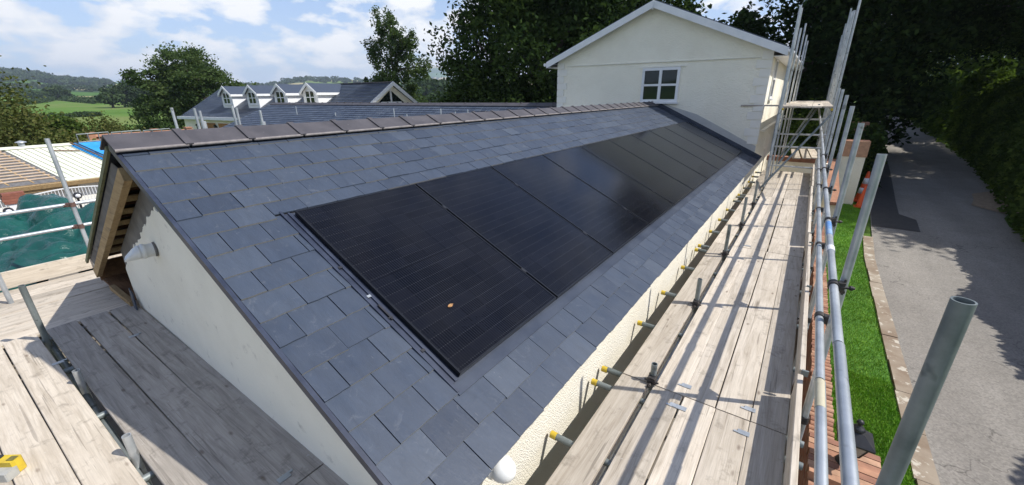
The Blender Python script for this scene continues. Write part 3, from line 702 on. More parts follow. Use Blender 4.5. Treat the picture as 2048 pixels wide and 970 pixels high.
railpart(-2.6, .95, 3.283, -.407); railpart(.96, 2.95, 3.28, -.407); railpart(2.96, 9.2, 3.279, -.409)
railpart(-2.6, 1.05, 3.268, -.705); railpart(1.06, 13.0, 3.265, -.703)
m = MB(); m.tube((3.2795, 2.50, -.4085), (3.2795, 2.62, -.4085), .029, 16); m.build('sleeve', WHITEF, sc)
m = MB(); m.tube((3.2795, 2.97, -.4085), (3.2795, 3.42, -.4085), .0247, 16); m.build('blue_band', BLUEP, sc)
m = MB(); m.tube((3.2665, .80, -.7045), (3.2665, 1.05, -.7045), .0248, 16); m.build('sleeve', M('ochre_sleeve', (.42, .37, .24), (.50, .46, .34), 5, .5), sc)
tubepart(sc, 'ledger', (2.295, -2.5, -1.545), (2.295, 13.2, -1.545)); tubepart(sc, 'ledger', (3.29, -2.5, -1.545), (3.29, 13.2, -1.545))
for y in (-.45, .59, 1.28, 1.49, 2.42, 3.27, 4.20, 5.02, 5.24, 6.1, 6.95, 7.8, 8.7, 9.15, 9.4, 10.3, 11.2, 12.1, 12.9):
    tp = tubepart(sc, 'transom', (3.335, y, -1.494), (1.868, y+rng.normal(0, .006), -1.494), GALV_D)
    m = MB(); m.tube((1.905, y, -1.494), (1.858, y, -1.494), .0265, 16, hollow=True); m.build('end_cap', YELLOW, tp)
for y, zt in ((1.50, -1.27), (3.06, -1.12), (4.88, -.98), (6.55, -.92), (8.3, -.95)):
    tubepart(sc, 'standard', (2.292, y, -3.38), (2.292, y, zt), GALV_D); coupler(sc, (2.292, y, -1.40), (0, 0, 1), IRON, (0, -1, 0))
# taller lift in front of the house
s2 = thing('tube_scaffold', 'taller tube scaffold with a high boarded platform beside the cream house', 'scaffold', (2.8, 13.5, -3.4))
for y, zt in ((10.43, 2.56), (10.95, 2.58), (12.25, 2.31), (14.3, 2.65), (16.6, 2.57), (18.4, 2.55)): tubepart(s2, 'standard', (2.30, y, -3.38), (2.30, y, zt), GALV)
for y, zt in ((11.34, 2.75), (13.4, 2.75), (15.1, 2.96), (17.4, 3.35), (20.0, 3.2), (22.0, 3.0), (10.6, .86)): tubepart(s2, 'standard', (3.335, y, -3.38), (3.335, y, zt), GALV)
for p0, p1 in (((3.30, 10.9, .28), (2.25, 10.2, -1.42)), ((3.05, 12.2, .48), (2.46, 11.5, -1.0)), ((2.98, 13.2, .45), (2.4, 13.0, -1.0))): tubepart(s2, 'brace', p0, p1, GALV_D)
for z in (.09, -.30, -.66, -1.22):
    tubepart(s2, 'transom', (2.20, 12.5+.2*math.sin(z*9), z), (3.34, 12.5+.2*math.sin(z*9), z), GALV_L)
for x in (2.33, 3.30):
    tp = tubepart(s2, 'ledger', (x, 22.0, .395), (x, 10.95, .395), GALV_L); m = MB(); m.tube((x, 11.0, .395), (x, 10.93, .395), .0275, 16); m.build('end_cap', YELLOW, tp)
tubepart(s2, 'guard_rail', (3.29, 9.2, -.42), (3.05, 15.0, .42), GALV_L)
tubepart(s2, 'guard_rail', (3.36, 12.3, -.40), (3.36, 22, -.40), GALV_L); tubepart(s2, 'guard_rail', (3.36, 12.3, -.75), (3.36, 22, -.75), GALV_L)
for y in (11.34, 13.4, 15.1): coupler(s2, (3.335, y, .36), (0, 0, 1), IRON, (0, -1, 0))
for i, x in enumerate((2.33, 2.56, 2.79, 3.02, 3.22)):
    for a, b, rn in ((11.1, 14.9, 'near'), (14.92, 18.8, 'far')):
        board((x, (a+b)/2, .46+rng.uniform(0, .004)), b-a-.02, PI/2, 'bleached high platform board, %s from the house wall, %s run' % (ordn[i], rn), 'boards of the high platform', WOOD)
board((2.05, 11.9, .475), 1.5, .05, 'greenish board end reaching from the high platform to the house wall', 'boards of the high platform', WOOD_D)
# yard-side scaffold
s3 = thing('tube_scaffold', 'tube scaffold with two guard rails in front of the green tarp', 'scaffold', (-4.2, 0, -3.4))
for y, zt in ((-.495, .335), (2.3, .30), (-2.9, .3)): tubepart(s3, 'standard', (-5.0, y, -3.38), (-5.0, y, zt), GALV_L)
for z in (-.535, -.842):
    tubepart(s3, 'guard_rail', (-5.052, -3.6, z), (-5.052, 4.4, z), GALV_L); coupler(s3, (-5.0, -.495, z), (0, 0, 1), RUSTY, (-.6, -.8, 0))
tubepart(s3, 'standard', (-3.06, -1.265, -3.38), (-2.74, -1.27, -.82), GALV_D)
tubepart(s3, 'standard', (-4.47, -1.36, -3.38), (-4.42, -1.36, -1.02), GALV_L)
for x, zt in ((-1.60, -1.30), (-.30, -1.265), (1.2, -1.3)): tubepart(s3, 'standard', (x, -1.218+(x+1.3)*.024, -3.38), (x, -1.218+(x+1.3)*.024, zt), GALV)
for x in (-2.95, -2.08, -1.08, -.10, .95): tubepart(s3, 'transom', (x, -2.2, -1.494), (x, -.56, -1.494), GALV_D)
tubepart(s3, 'ledger', (-5.0, -1.27, -1.545), (2.2, -1.19, -1.545), GALV_D)
# posts whose tops show over the ridge
s4 = thing('scaffold_poles', 'row of upright scaffold poles showing above the ridge in front of the garage', 'scaffold', (-7, 2, -3.4))
for y, zt in ((1.49, .64), (1.85, .62), (1.93, .57), (2.53, .64), (2.60, .61), (3.06, .54)): tubepart(s4, 'pole', (-7.0, y, -3.5), (-6.98, y-.02, zt), GALV_L)
m = MB(); m.tube((-7.0, 1.93, .15), (-7.0, 1.93, .37), .05, 12); m.tube((-7, 3.06, .15), (-7, 3.06, .30), .05, 12); m.build('sleeve', GALV_L, s4)
s5 = thing('scaffold_poles', 'row of thin scaffold pole tops in front of the low slate roof', 'scaffold', (-13, 11.2, -3.4))
for x, zt in ((-20.79, .33), (-17.04, .06), (-15.08, -.10), (-12.44, .29), (-11.6, .06), (-9.51, .31), (-8.71, .20), (-8.05, .28)): tubepart(s5, 'pole', (x, 11.15, -3.7), (x, 11.15, zt), GALV_L)

# ------------------------------------------------------------------ drill on the gable deck
dr = thing('cordless_drill', 'yellow and black cordless drill lying on the boards at the bottom left corner', 'drill', (-.82, -1.70, DZ))
D0 = Vector((-.80, -1.69, DZ)); ux = Vector((.80, .6, 0)).normalized(); uy = Vector((-.6, .8, 0)).normalized(); uz = Vector((0, 0, 1))
def dbox(name, c, h, mat, bev=.006):
    m = MB(); cc = D0+ux*c[0]+uy*c[1]+uz*c[2]; x, y, z = h; b = bev
    prof = [(-x+b, -y), (x-b, -y), (x, -y+b), (x, y-b), (x-b, y), (-x+b, y), (-x, y-b), (-x, -y+b)]
    m.prism([cc+ux*a+uy*d-uz*z for a, d in prof], uz*2*z); return m.build(name, mat, dr)
dbox('battery', (.03, -.05, .030), (.055, .036, .029), M('drill_grey', (.33, .33, .31), (.42, .42, .40), 8, .5)); dbox('body', (.005, .005, .05), (.075, .032, .045), YELLOW, .014); dbox('grip', (-.06, .0, .05), (.03, .034, .05), BLACK)
dbox('badge', (.045, .006, .097), (.022, .018, .0015), M('drill_dark', (.10, .09, .03), (.2, .17, .03), 80, .5), .003)
m = MB(); m.tube(D0+ux*-.08+uz*.06, D0+ux*-.20+uz*.06, .028, 14, .016); m.build('chuck', BLACK, dr)

# ------------------------------------------------------------------ brick garden wall, pier, lantern
gw = thing('garden_wall', 'low red brick garden wall with orange brick coping between scaffold and lawn', 'wall', (3.58, 5, -3.4))
m = MB(); m.box(3.51, 3.68, -4, 12.0, -3.45, -2.275); m.build('wall', BRICK, gw)
m = MB(); y = -4.0
while y < 12.0:
    z = -2.20+rng.uniform(-.006, .006); x0 = 3.495+rng.uniform(-.006, .008); x1 = 3.68+rng.uniform(-.006, .008); a = float(rng.uniform(0, 1))
    n = 6; prof = [(y+.034*(1-math.cos(PI*k/n)), z-.028+.026*math.sin(PI*k/n)) for k in range(n+1)]
    m.prism([(x0, yy, zz) for yy, zz in [(y, -2.274)]+prof+[(y+.068, -2.274)]], (x1-x0, 0, 0), a); y += .0725
m.build('coping', COPING, gw)
def pier(t, x0, x1, y0, y1, z0, z1, capz, body, over=.04):
    m = MB(); m.box(x0, x1, y0, y1, z0, z1-.002); m.build('shaft', body, t)
    m = MB(); y = y0-over
    while y < y1+over-.02:
        a = float(rng.uniform(0, 1)); j = rng.uniform(-.006, .006); m.box(x0-over+j, x1+over+j, y+.003, y+.069, z1, capz+rng.uniform(-.004, .004), a); y += .0725
    m.build('cap', COPING, t)
bp = thing('brick_pier', 'square brick pier of the garden wall carrying a black lantern', 'pier', (3.72, 2.28, -3.4))
m = MB(); pier(bp, 3.52, 3.93, 2.05, 2.49, -3.45, -2.22, -2.13, BRICK)
def lantern(c, s):
    t = thing('garden_lantern', 'black lantern with finial standing on the brick pier beside the guard rail', 'lantern', c); x, y, z = c
    m = MB(); m.lathe((x, y, z), [(.085*s, 0), (.08*s, .015*s), (.045*s, .03*s), (.025*s, .06*s), (.018*s, .10*s), (.03*s, .12*s), (.05*s, .135*s)], 18); m.build('base', BLACK, t)
    def sq(h, r): return [(x+a*r*s, y+b*r*s, z+h*s) for a, b in ((-1, -1), (1, -1), (1, 1), (-1, 1))]
    A, B = sq(.14, .055), sq(.285, .095)
    m = MB(); m.add(A+B, [(0, 1, 5, 4), (1, 2, 6, 5), (2, 3, 7, 6), (3, 0, 4, 7), (3, 2, 1, 0)]); m.build('glass', M('lantern_glass', (.30, .30, .27), (.4, .4, .36), 6, .1), t)
    m = MB()
    for a, b in zip(A, B): m.tube(a, b, .007*s, 6)
    for k in range(4): m.tube(A[k], A[(k+1) % 4], .007*s, 6)
    m.build('frame', BLACK, t)
    m = MB(); C1, D1, E1 = sq(.287, .128), sq(.302, .128), sq(.375, .045)
    m.add(C1+D1+E1, [(3, 2, 1, 0)]+[(i+k, i+(k+1) % 4, i+4+(k+1) % 4, i+4+k) for i in (0, 4) for k in range(4)]+[(8, 9, 10, 11)]); m.build('roof', BLACK, t)
    m = MB(); m.lathe((x, y, z+.374*s), [(.045*s, 0), (.052*s, .02*s), (.04*s, .04*s), (.015*s, .052*s), (.013*s, .065*s), (.028*s, .085*s), (.022*s, .105*s), (.004, .113*s)], 16); m.build('finial', BLACK, t)
lantern((3.735, 2.28, -2.128), .92)
wp = thing('gate_pier', 'wide cream rendered gate pier with red brick cap at the end of the lawn', 'pier', (4.4, 17.7, -3.3))
pier(wp, 4.06, 4.76, 17.52, 18.1, -3.45, -1.40, -.86, HOUSE_W, .03)
wp = thing('gate_pier', 'farther gate pier with red brick cap half hidden behind scaffold tubes', 'pier', (4.75, 23.5, -3.2))
pier(wp, 4.5, 5.1, 23.4, 24.0, -3.4, -1.05, -.55, HOUSE_W, .03)
ww = thing('boundary_wall', 'low cream wall with sloping brick top between the scaffold and gate pier', 'wall', (3.9, 15, -3.4))
m = MB(); m.prism([(3.75, 12.6, -3.45), (3.75, 17.6, -3.45), (3.75, 17.6, -1.62), (3.75, 12.6, -2.15)], (.22, 0, 0)); m.build('wall', HOUSE_W, ww)
m = MB(); m.prism([(3.70, 12.5, -2.148), (3.70, 17.62, -1.618), (3.70, 17.62, -1.53), (3.70, 12.5, -2.06)], (.32, 0, 0), .4); m.build('coping', COPING, ww)
cw = thing('garden_wall', 'cream cross wall with red brick coping behind the far end of the deck', 'wall', (2.8, 15.6, -3.4))
m = MB(); m.box(1.95, 3.74, 15.5, 15.75, -3.45, -1.45); m.build('wall', HOUSE_W, cw)
m = MB(); m.box(1.93, 3.6, 15.45, 15.8, -1.448, -1.30, .1); m.build('coping', COPING, cw)
for i, (x, lab) in enumerate(((2.72, 'left'), (2.98, 'middle'), (3.22, 'right'))):
    board((x, 15.9, -1.20+.02*i), 2.6, PI/2+.06, 'pale spare board leaning over the far cross wall, %s of three' % lab, 'spare boards beyond the deck', WOOD)
def cone(x, y, s, label, bands):
    z = float(road_z(y))+.02; t = thing('traffic_cone', label, 'traffic cone', (x, y, z), 'traffic cones by the gate pier')
    m = MB(); m.prism([(x-.19*s, y-.19*s, z), (x+.19*s, y-.19*s, z), (x+.19*s, y+.19*s, z), (x-.19*s, y+.19*s, z)], (0, 0, .03*s)); m.build('base', CONE_O, t)
    m = MB(); m.lathe((x, y, z+.0305*s), [(.135*s, 0), (.028*s, .69*s), (.02*s, .70*s)], 18); m.build('body', CONE_O, t)
    for h0, h1 in bands:
        f = lambda h: (.135-.107*h/.69)*s+.0022
        m = MB(); m.lathe((x, y, z+.0305*s), [(f(h0)-.001, h0*s), (f(h0), h0*s), (f(h1), h1*s), (f(h1)-.001, h1*s)], 18); m.build('white_band', WHITEF, t)
cone(4.98, 17.35, 1.05, 'plain orange traffic cone at the foot of the cream gate pier', ())
cone(5.05, 18.35, 1.5, 'orange traffic cone with white bands standing behind the plain one', ((.16, .30), (.40, .54)))

# ------------------------------------------------------------------ cream house
HY = 11.8
hs = thing('cream_house', 'tall cream roughcast house with white bargeboards behind the solar roof', 'house', (-1.3, 16, -3.4))
hl, hr, ez, ax_, az_ = -4.44, 1.84, 1.90, -1.30, 3.20
m = MB(); m.prism([(hl, HY, -3.4), (hr, HY, -3.4), (hr, HY, ez), (ax_, HY, az_-.02), (hl, HY, ez)], (0, 9.5, 0)); m.build('walls', HOUSE_W, hs)
m = MB(); m.prism([(hl+.36, HY-.002, 1.675), (hr-.26, HY-.002, 1.645), (hr-.26, HY-.002, 1.660), (hl+.36, HY-.002, 1.690)], (0, -.034, 0)); m.build('drip_bead', QUOIN, hs)
m = MB(); m.prism([(-1.0, HY-.001, .62), (-.55, HY-.001, .43), (.2, HY-.001, .21), (.9, HY-.001, -.14), (1.6, HY-.001, -.50), (1.835, HY-.001, -.60), (1.835, HY-.001, -.90), (-1.0, HY-.001, .40)], (0, -.006, 0)); m.build('cement_band', HOUSE_G, hs)
def quoins(sgn, xe):
    m = MB(); z = 1.80; k = 0
    while z > -.38:
        ln = (.235, .345)[k % 2]; h = .215
        x0, x1 = (xe-ln, xe+.012) if sgn > 0 else (xe-.012, xe+ln)
        m.box(x0, x1, HY-.022, HY+.3 if ln > .3 else HY+.22, z-h+.014, z, .5); z -= h; k += 1
    return m
quoins(1, hr).build('quoins', QUOIN, hs); quoins(-1, hl).build('quoins', QUOIN, hs)
sl_ = (az_-ez)/(ax_-hl); ov = .32
hy0 = HY-.22
m = MB()
for sgn, xe in ((-1, hl), (1, hr)):
    d = (xe-ax_); xo = xe+sgn*ov; zo = az_-(abs(xo-ax_))*sl_
    m.hexa([(ax_, hy0, az_+.02), (xo, hy0, zo+.02), (xo, HY+9.7, zo+.02), (ax_, HY+9.7, az_+.02), (ax_, hy0, az_+.09), (xo, hy0, zo+.09), (xo, HY+9.7, zo+.09), (ax_, HY+9.7, az_+.09)] if sgn > 0 else
           [(xo, hy0, zo+.02), (ax_, hy0, az_+.02), (ax_, HY+9.7, az_+.02), (xo, HY+9.7, zo+.02), (xo, hy0, zo+.09), (ax_, hy0, az_+.09), (ax_, HY+9.7, az_+.09), (xo, HY+9.7, zo+.09)], .2)
m.build('roof', SLATE_D, hs)
for sgn, xe in ((-1, hl), (1, hr)):
    xo = xe+sgn*(ov+.01); zo = az_-(abs(xo-ax_))*sl_; m = MB()
    m.prism([(ax_, hy0-.028, az_+.065), (xo, hy0-.028, zo+.065), (xo, hy0-.028, zo-.125), (ax_, hy0-.028, az_-.125)], (0, .026, 0)); m.build('bargeboard', WHITEF, hs)
    m = MB(); m.prism([(ax_, hy0, az_-.0), (xe+sgn*ov*.98, hy0, az_-(abs(xe+sgn*ov*.98-ax_))*sl_), (xe+sgn*ov*.98, hy0, az_-(abs(xe+sgn*ov*.98-ax_))*sl_-.02), (ax_, hy0, az_-.02)], (0, .218, 0)); m.build('soffit', WHITEF, hs)
    zz = az_-(abs(xe+sgn*ov-ax_))*sl_
    m = MB(); m.box(*sorted((xe+sgn*.015, xe+sgn*(ov-.004))), HY+.001, HY+9.5, zz-.115, zz-.095); m.box(*sorted((xe+sgn*(ov-.002), xe+sgn*(ov+.02))), hy0, HY+9.6, zz-.12, zz+.015); m.build('fascia', WHITEF, hs)
    m = MB(); m.tube((xe+sgn*(ov+.07), hy0-.03, zz-.02), (xe+sgn*(ov+.07), HY+9.6, zz-.02), .05, 10); m.build('gutter', WHITEF, hs)
m = MB(); m.tube((ax_, hy0-.035, az_-.18), (ax_, hy0-.035, az_+.07), .012, 8); m.build('finial_strip', WHITEF, hs)
def window(parent, c, ux_, wn, w, h, nc=2, nr_=2, fr=.055, sill=True, pr_=.03, depth=.06):
    """c = lower-left outer corner, ux_ = along the wall, wn = outward normal"""
    c = Vector(c); u = Vector(ux_); n = Vector(wn); z = Vector((0, 0, 1)); f = MB()
    def bar(a0, a1, b0, b1, d0, d1):
        P = [c+u*a+z*b for a, b in ((a0, b0), (a1, b0), (a1, b1), (a0, b1))]; f.prism([p+n*d0 for p in P], n*(d1-d0))
    bar(0, w, 0, fr, -.01, pr_); bar(0, w, h-fr, h, -.01, pr_); bar(0, fr, fr, h-fr, -.01, pr_); bar(w-fr, w, fr, h-fr, -.01, pr_)
    for k in range(1, nc): x = w*k/nc; bar(x-fr*.55, x+fr*.55, fr, h-fr, -.01, pr_)
    for k in range(1, nr_):
        for j in range(nc): bar(w*j/nc+fr*.56, w*(j+1)/nc-fr*.56, h*k/nr_-fr*.4, h*k/nr_+fr*.4, -.01, pr_-.004)
    o = f.build('window', WHITEF, parent)
    g = MB(); g.add([c+u*a+z*b+n*.006 for a, b in ((.01, .01), (w-.01, .01), (w-.01, h-.01), (.01, h-.01))], [(0, 1, 2, 3)]); g.build('pane', GLASS, o)
    if sill: f = MB(); bar(-.04, w+.04, -.05, -.001, 0, pr_+.05); f.build('sill', WHITEF, o)
    return o
window(hs, (-1.50, HY-.006, .55), (1, 0, 0), (0, -1, 0), 1.10, .96, 2, 2, .075, True, .035)
m = MB(); m.box(-1.60, -.26, HY-.03, HY-.001, 1.52, 1.55); m.build('lintel', QUOIN, hs)
window(hs, (hr+.006, 12.75, .62), (0, 1, 0), (1, 0, 0), .75, 1.05, 1, 2, .06, True)
m = MB(); m.box(hr+.001, hr+.10, HY+.5, HY+9.4, -.25, -.20); m.build('string_course', QUOIN, hs)

# ------------------------------------------------------------------ low slate roof between, garage, yard buildings
mr = thing('low_slate_building', 'low building with long slate roof and dark ridge left of the house', 'building', (-15, 13, -3.6))
MY, mz = 12.3, .46; x0, x1 = -25.7, -4.5
def SP(s, x, n=0): c, d = math.cos(.46), math.sin(.46); return (x, MY-s*c-n*d, mz-s*d+n*c)
def SPm(s, y, n=0): return SP(s, y, n)
m = MB(); s_ = .22
for k in range(22):
    sb = .2+k*.2; xl_ = x0-sb*.42; x = xl_+(.15 if k % 2 else 0); xs_ = [xl_]
    while x < x1: 
        if x > xl_+.05: xs_.append(x)
        x += .3
    xs_.append(x1)
    for a, b in zip(xs_[:-1], xs_[1:]):
        va = float(np.clip(rng.normal(.45, .22), 0, .84)); nb = .014+rng.uniform(0, .004)
        m.add([SP(sb-.2, a+.004, .0), SP(sb, a+.004, nb), SP(sb, b-.004, nb), SP(sb-.2, b-.004, .0)], [(0, 1, 2, 3)], va)
        m.add([SP(sb, a+.004, nb), SP(sb+.001, a+.004, -.01), SP(sb+.001, b-.004, -.01), SP(sb, b-.004, nb)], [(0, 1, 2, 3)], .0)
rfm = m.build('roof', SLATE_D, mr)
m = MB(); m.prism([(x0, MY, mz-.10), (x0-1.85, MY-4.0, mz-2.09), (x0-1.85, MY-4.0, -3.6), (x0-1.85, MY+4, -3.6), (x0-1.85, MY+4, mz-2.1)], (x1-x0+1.9, 0, 0)); m.build('walls', HOUSE_W, mr)
x = x0
while x < x1-.1:
    m = MB(); xe = min(x+.72, x1)
    m.prism([(x, MY-.20, mz-.075), (x, MY, mz+.03), (x, MY+.20, mz-.075), (x, MY+.20, mz-.055), (x, MY, mz+.055), (x, MY-.20, mz-.055)], (xe-x-.02, 0, 0)); m.box(xe-.06, xe-.01, MY-.03, MY+.03, mz+.05, mz+.075)
    m.build('ridge_tile', RIDGE, rfm); x += .72

ga = thing('dormer_garage', 'cream garage with slate roof, four white dormers and oak doors', 'garage', (-31, 16, -4))
GE = Vector((-40.11, 11.69, -.52)); gu = Vector((.9955, .0948, 0)); gn = Vector((-.0948, .9955, 0)); gz = Vector((0, 0, 1)); GL, grun, gris = 20.5, 3.6, 2.18
def G(a, b, z=0): return GE+gu*a+gn*b+gz*z
def GS(a, s, n=0): f = gris/grun; return G(a, s, s*f)+(gz*1.0-gn*f)/math.sqrt(1+f*f)*n
m = MB()
for k in range(26):
    b0, b1 = -.32+k*.151, -.32+(k+1)*.151
    a = -.25
    while a < GL+.3:
        va = float(np.clip(rng.normal(.42, .18), 0, .84)); e = min(a+.9, GL+.3)
        m.add([GS(a, b0, .03), GS(e, b0, .03), GS(e, min(b1, grun), .006), GS(a, min(b1, grun), .006)], [(0, 1, 2, 3)], va); a += .9
m.add([G(-.25, grun, gris), G(GL+.3, grun, gris), G(GL+.3, 2*grun+.3, -.18), G(-.25, 2*grun+.3, -.18)], [(3, 2, 1, 0)], .4)
m.add([GS(-.25, -.32, -.06), GS(GL+.3, -.32, -.06), GS(GL+.3, -.32, .03), GS(-.25, -.32, .03)], [(0, 1, 2, 3)], .2)
grf = m.build('roof', SLATE_D, ga)
m = MB(); m.beam(G(-.25, grun, gris+.03), G(GL+.3, grun, gris+.03), .2, .06); m.build('ridge', RIDGE, grf)
m = MB(); m.prism([G(0, .0, -3.6), G(0, 2*grun, -3.6), G(0, 2*grun, -.02), G(0, grun, gris-.05), G(0, 0, -.02)], gu*GL); m.build('walls', HOUSE_W, ga)
m = MB(); m.prism([G(-.28, -.36, -.24), G(-.28, -.34, -.03), G(-.28, -.18, -.03), G(-.28, -.02, -.24)], gu*(GL+.4)); m.build('eaves_fascia', WHITEF, ga)
for i, a in enumerate((2.6, 5.4, 8.7, 12.0, 15.2)):
    d = MB(); d.prism([G(a, -.012, -3.6), G(a+2.35, -.012, -3.6), G(a+2.35, -.012, -.50), G(a, -.012, -.50)], -gn*.03); dd = d.build('door', OAKW, ga)
    if i < 4:
        d = MB()
        for p in (a-.42,): d.prism([G(p, -.02, -1.0), G(p+.16, -.02, -1.0), G(p+.16, -.02, -.72), G(p, -.02, -.72)], -gn*.14); d.prism([G(p-.05, -.05, -.74), G(p+.21, -.05, -.74), G(p+.08, -.05, -.60)], -gn*.16)
        d.build('wall_lamp', BLACK, ga)
for a in (4.75, 8.3, 11.8, 15.1):   # dormers
    dw = 1.5; b = 1.0; zb, zt, za = b*gris/grun-.05, 1.66, 2.18
    d = MB(); d.prism([G(a, b, zb), G(a+dw, b, zb), G(a+dw, b, zt), G(a+dw/2, b, za-.02), G(a, b, zt)], gn*1.9)
    do = d.build('dormer', WHITEF, ga)
    d = MB()
    for sgn in (0, 1):
        xo = a-.14 if sgn == 0 else a+dw+.14; zo = zt-.06
        P = [G(xo, b-.16, zo), G(a+dw/2, b-.16, za+.03), G(a+dw/2, grun, za+.03), G(xo, grun, zo)]
        d.add(P, [(0, 1, 2, 3) if sgn else (3, 2, 1, 0)], .35)
    d.build('dormer_roof', SLATE_D, do)
    d = MB()
    for sgn in (0, 1):
        xo = a-.14 if sgn == 0 else a+dw+.14; zo = zt-.06
        d.prism([G(xo, b-.17, zo+.03), G(a+dw/2, b-.17, za+.06), G(a+dw/2, b-.17, za-.13), G(xo, b-.17, zo-.16)], -gn*.03)
        d.prism([G(xo, b-.15, zo+.01), G(xo, b-.15, zo-.14), G(xo, b+1.85, zo-.14), G(xo, b+1.85, zo+.01)], gu*(.03 if sgn else -.03))
    d.build('dormer_barge', WHITEF, do)
    window(do, G(a+.26, b-.008, zb+.34), gu, -gn, dw-.52, .86, 2, 2, .06, True, .04)
m = MB()
for sgn in (-1, 1):
    e = G(GL+.32, grun+sgn*(grun+.32), -.2); mm = G(GL+.32, grun, gris+.04)
    m.prism([e+gz*.05, mm+gz*.03, mm-gz*.22, e-gz*.18], gu*.05)
m.build('bargeboard', WHITEF, ga)
m = MB(); m.add([G(GL+.01, grun-2.3, .15), G(GL+.01, grun+2.3, .15), G(GL+.01, grun, gris-.45)], [(0, 1, 2)]); gg = m.build('gable_glazing', GLASS, ga)
m = MB(); m.beam(G(GL+.03, grun, -.2), G(GL+.03, grun, gris-.4), .10, .07, gu); m.beam(G(GL+.03, grun-.9, .95), G(GL+.03, grun+.9, .95), .08, .09); m.beam(G(GL+.03, grun-.8, -.2), G(GL+.03, grun-.8, .95), .1, .07, gu); m.beam(G(GL+.03, grun+.8, -.2), G(GL+.03, grun+.8, .95), .1, .07, gu); m.build('glazing_bars', WHITEF, gg)

# low yard building with the membrane, battens and blue sheet
yb = thing('yard_building', 'low white walled yard building with half finished membrane and batten roof', 'building', (-20, 4, -3.7))
EX, EZ, HX, HZ = -18.1, -1.80, -21.2, -.86
def YP(t, y, n=0):
    dx, dz = HX-EX, HZ-EZ; l = math.hypot(dx, dz); return (EX+dx*t+n*dz/l*1.0, y, EZ+dz*t-n*dx/l)
def yslab(y0, y1, t0, t1, n0, n1, a=.5, sk=0.0):
    return [YP(t0, y0-sk*t0, n0), YP(t0, y1-sk*t0, n0), YP(t1, y1-sk*t1, n0), YP(t1, y0-sk*t1, n0), YP(t0, y0-sk*t0, n1), YP(t0, y1-sk*t0, n1), YP(t1, y1-sk*t1, n1), YP(t1, y0-sk*t1, n1)]
m = MB(); m.hexa(yslab(-9, 16, -.05, 1, -.12, -.02)); m.hexa([(HX, -9, HZ-.12), (HX, 16, HZ-.12), (HX-3.2, 16, -1.95), (HX-3.2, -9, -1.95), (HX, -9, HZ-.02), (HX, 16, HZ-.02), (HX-3.2, 16, -1.85), (HX-3.2, -9, -1.85)]); m.build('roof', FELT, yb)
m = MB(); m.hexa(yslab(1.02, 2.72, -.06, 1.0, -.018, .012, sk=.9)); m.prism([(HX-.15, -6, HZ-.02), (HX, -6, HZ+.05), (HX+.25, -6, HZ-.03)], (0, 8, 0)); m.build('membrane', MEMBR, yb)
m = MB()
for k in range(9):
    y = 1.10+k*.195; m.hexa(yslab(y, y+.022, .0, .93, .0125, .030, sk=.9))
m.build('membrane_seam', M('seam_grey', (.34, .34, .27), (.42, .42, .34), 6, .8), yb)
m = MB()
for k in range(12):
    t = .06+k*.078; m.hexa(yslab(-8.8, .93, t, t+.016, -.005, .025, sk=.9))
m.build('batten', M('pale_batten', (.60, .47, .35), (.50, .38, .27), 5, .8), yb)
m = MB()
for k in range(18):
    y = -8.5+k*.55; m.hexa(yslab(y, y+.04, .0, .98, -.019, -.006, sk=.9))
m.build('rafter', WOOD_Y, yb)
m = MB(); m.hexa(yslab(-9, 16, -.075, -.035, -.16, -.02)); m.box(-18.15, -17.98, -9, 1.3, -2.12, -1.96); m.build('eaves_beam', WOOD_Y, yb)
m = MB(); m.box(-24, -18.3, -8.6, 15.6, -3.9, -1.95); m.build('walls', M('white_yard_wall', (.78, .76, .70), (.70, .68, .62), 2, .85), yb)
bt = MB(); nx_, ny_ = 14, 30
for i in range(ny_):
    for j in range(nx_):
        def q(i, j): 
            t = -.04+1.04*j/nx_; y = 2.74-.9*t+i*(13-2.74)/ny_; return YP(t, y, .028+.02*math.sin(i*1.3+j*.7)*math.sin(j*.9))
        bt.add([q(i, j), q(i+1, j), q(i+1, j+1), q(i, j+1)], [(0, 1, 2, 3)], .5, True)
tag(bt.build('blue_tarpaulin', BLUET), 'bright blue tarpaulin spread over the far half of the yard roof', 'tarpaulin')
for i in range(2):
    y = 2.80+i*.13; m = MB(); m.beam(YP(.02, y, .09), YP(.98, y-.86, .09), .04, .03); tag(m.build('timber_batten', BLACK if i else WOOD_B), '%s strip of timber holding down the edge of the blue tarpaulin' % ('black' if i else 'brown'), 'timber')
m = MB(); m.beam(YP(.80, 1.3, .05), YP(.72, 2.0, .06), .05, .03); tag(m.build('wood_scrap', WOOD_B), 'brown scrap of wood lying on the cream roof membrane', 'timber')
t = thing('roof_vent', 'small grey metal vent pipe with cap on the yard roof ridge', 'vent', (HX, .66, HZ+.03)); m = MB(); m.tube((HX, .66, HZ), (HX, .66, HZ+.17), .09, 14); m.build('pipe', GALV_L, t)
m = MB(); m.lathe((HX, .66, HZ+.18), [(.16, 0), (.15, .02), (.02, .07)], 16); m.build('cap', GALV_L, t)
t = thing('metal_barrier', 'row of pale metal site barriers behind the blue tarpaulin', 'barrier', (-22.5, 4, -1.2))
for k in range(3):
    m = MB(); y = 2.5+k*1.15
    for z in (-.62, -.95): m.tube((-23.2, y, z), (-23.2, y+1.05, z+.03), .025, 8)
    for q_ in (0, .35, .7, 1.05): m.tube((-23.2, y+q_, -1.8), (-23.2, y+q_, -.60), .02, 8)
    m.build('panel', GALV_D, t)
rw = thing('brick_wall', 'far red brick wall with orange coping and small piers behind the yard', 'wall', (-30, 8, -3.8))
m = MB(); m.box(-30.1, -29.9, 3.9, 8.95, -4.2, -1.16); m.build('wall', BRICK, rw)
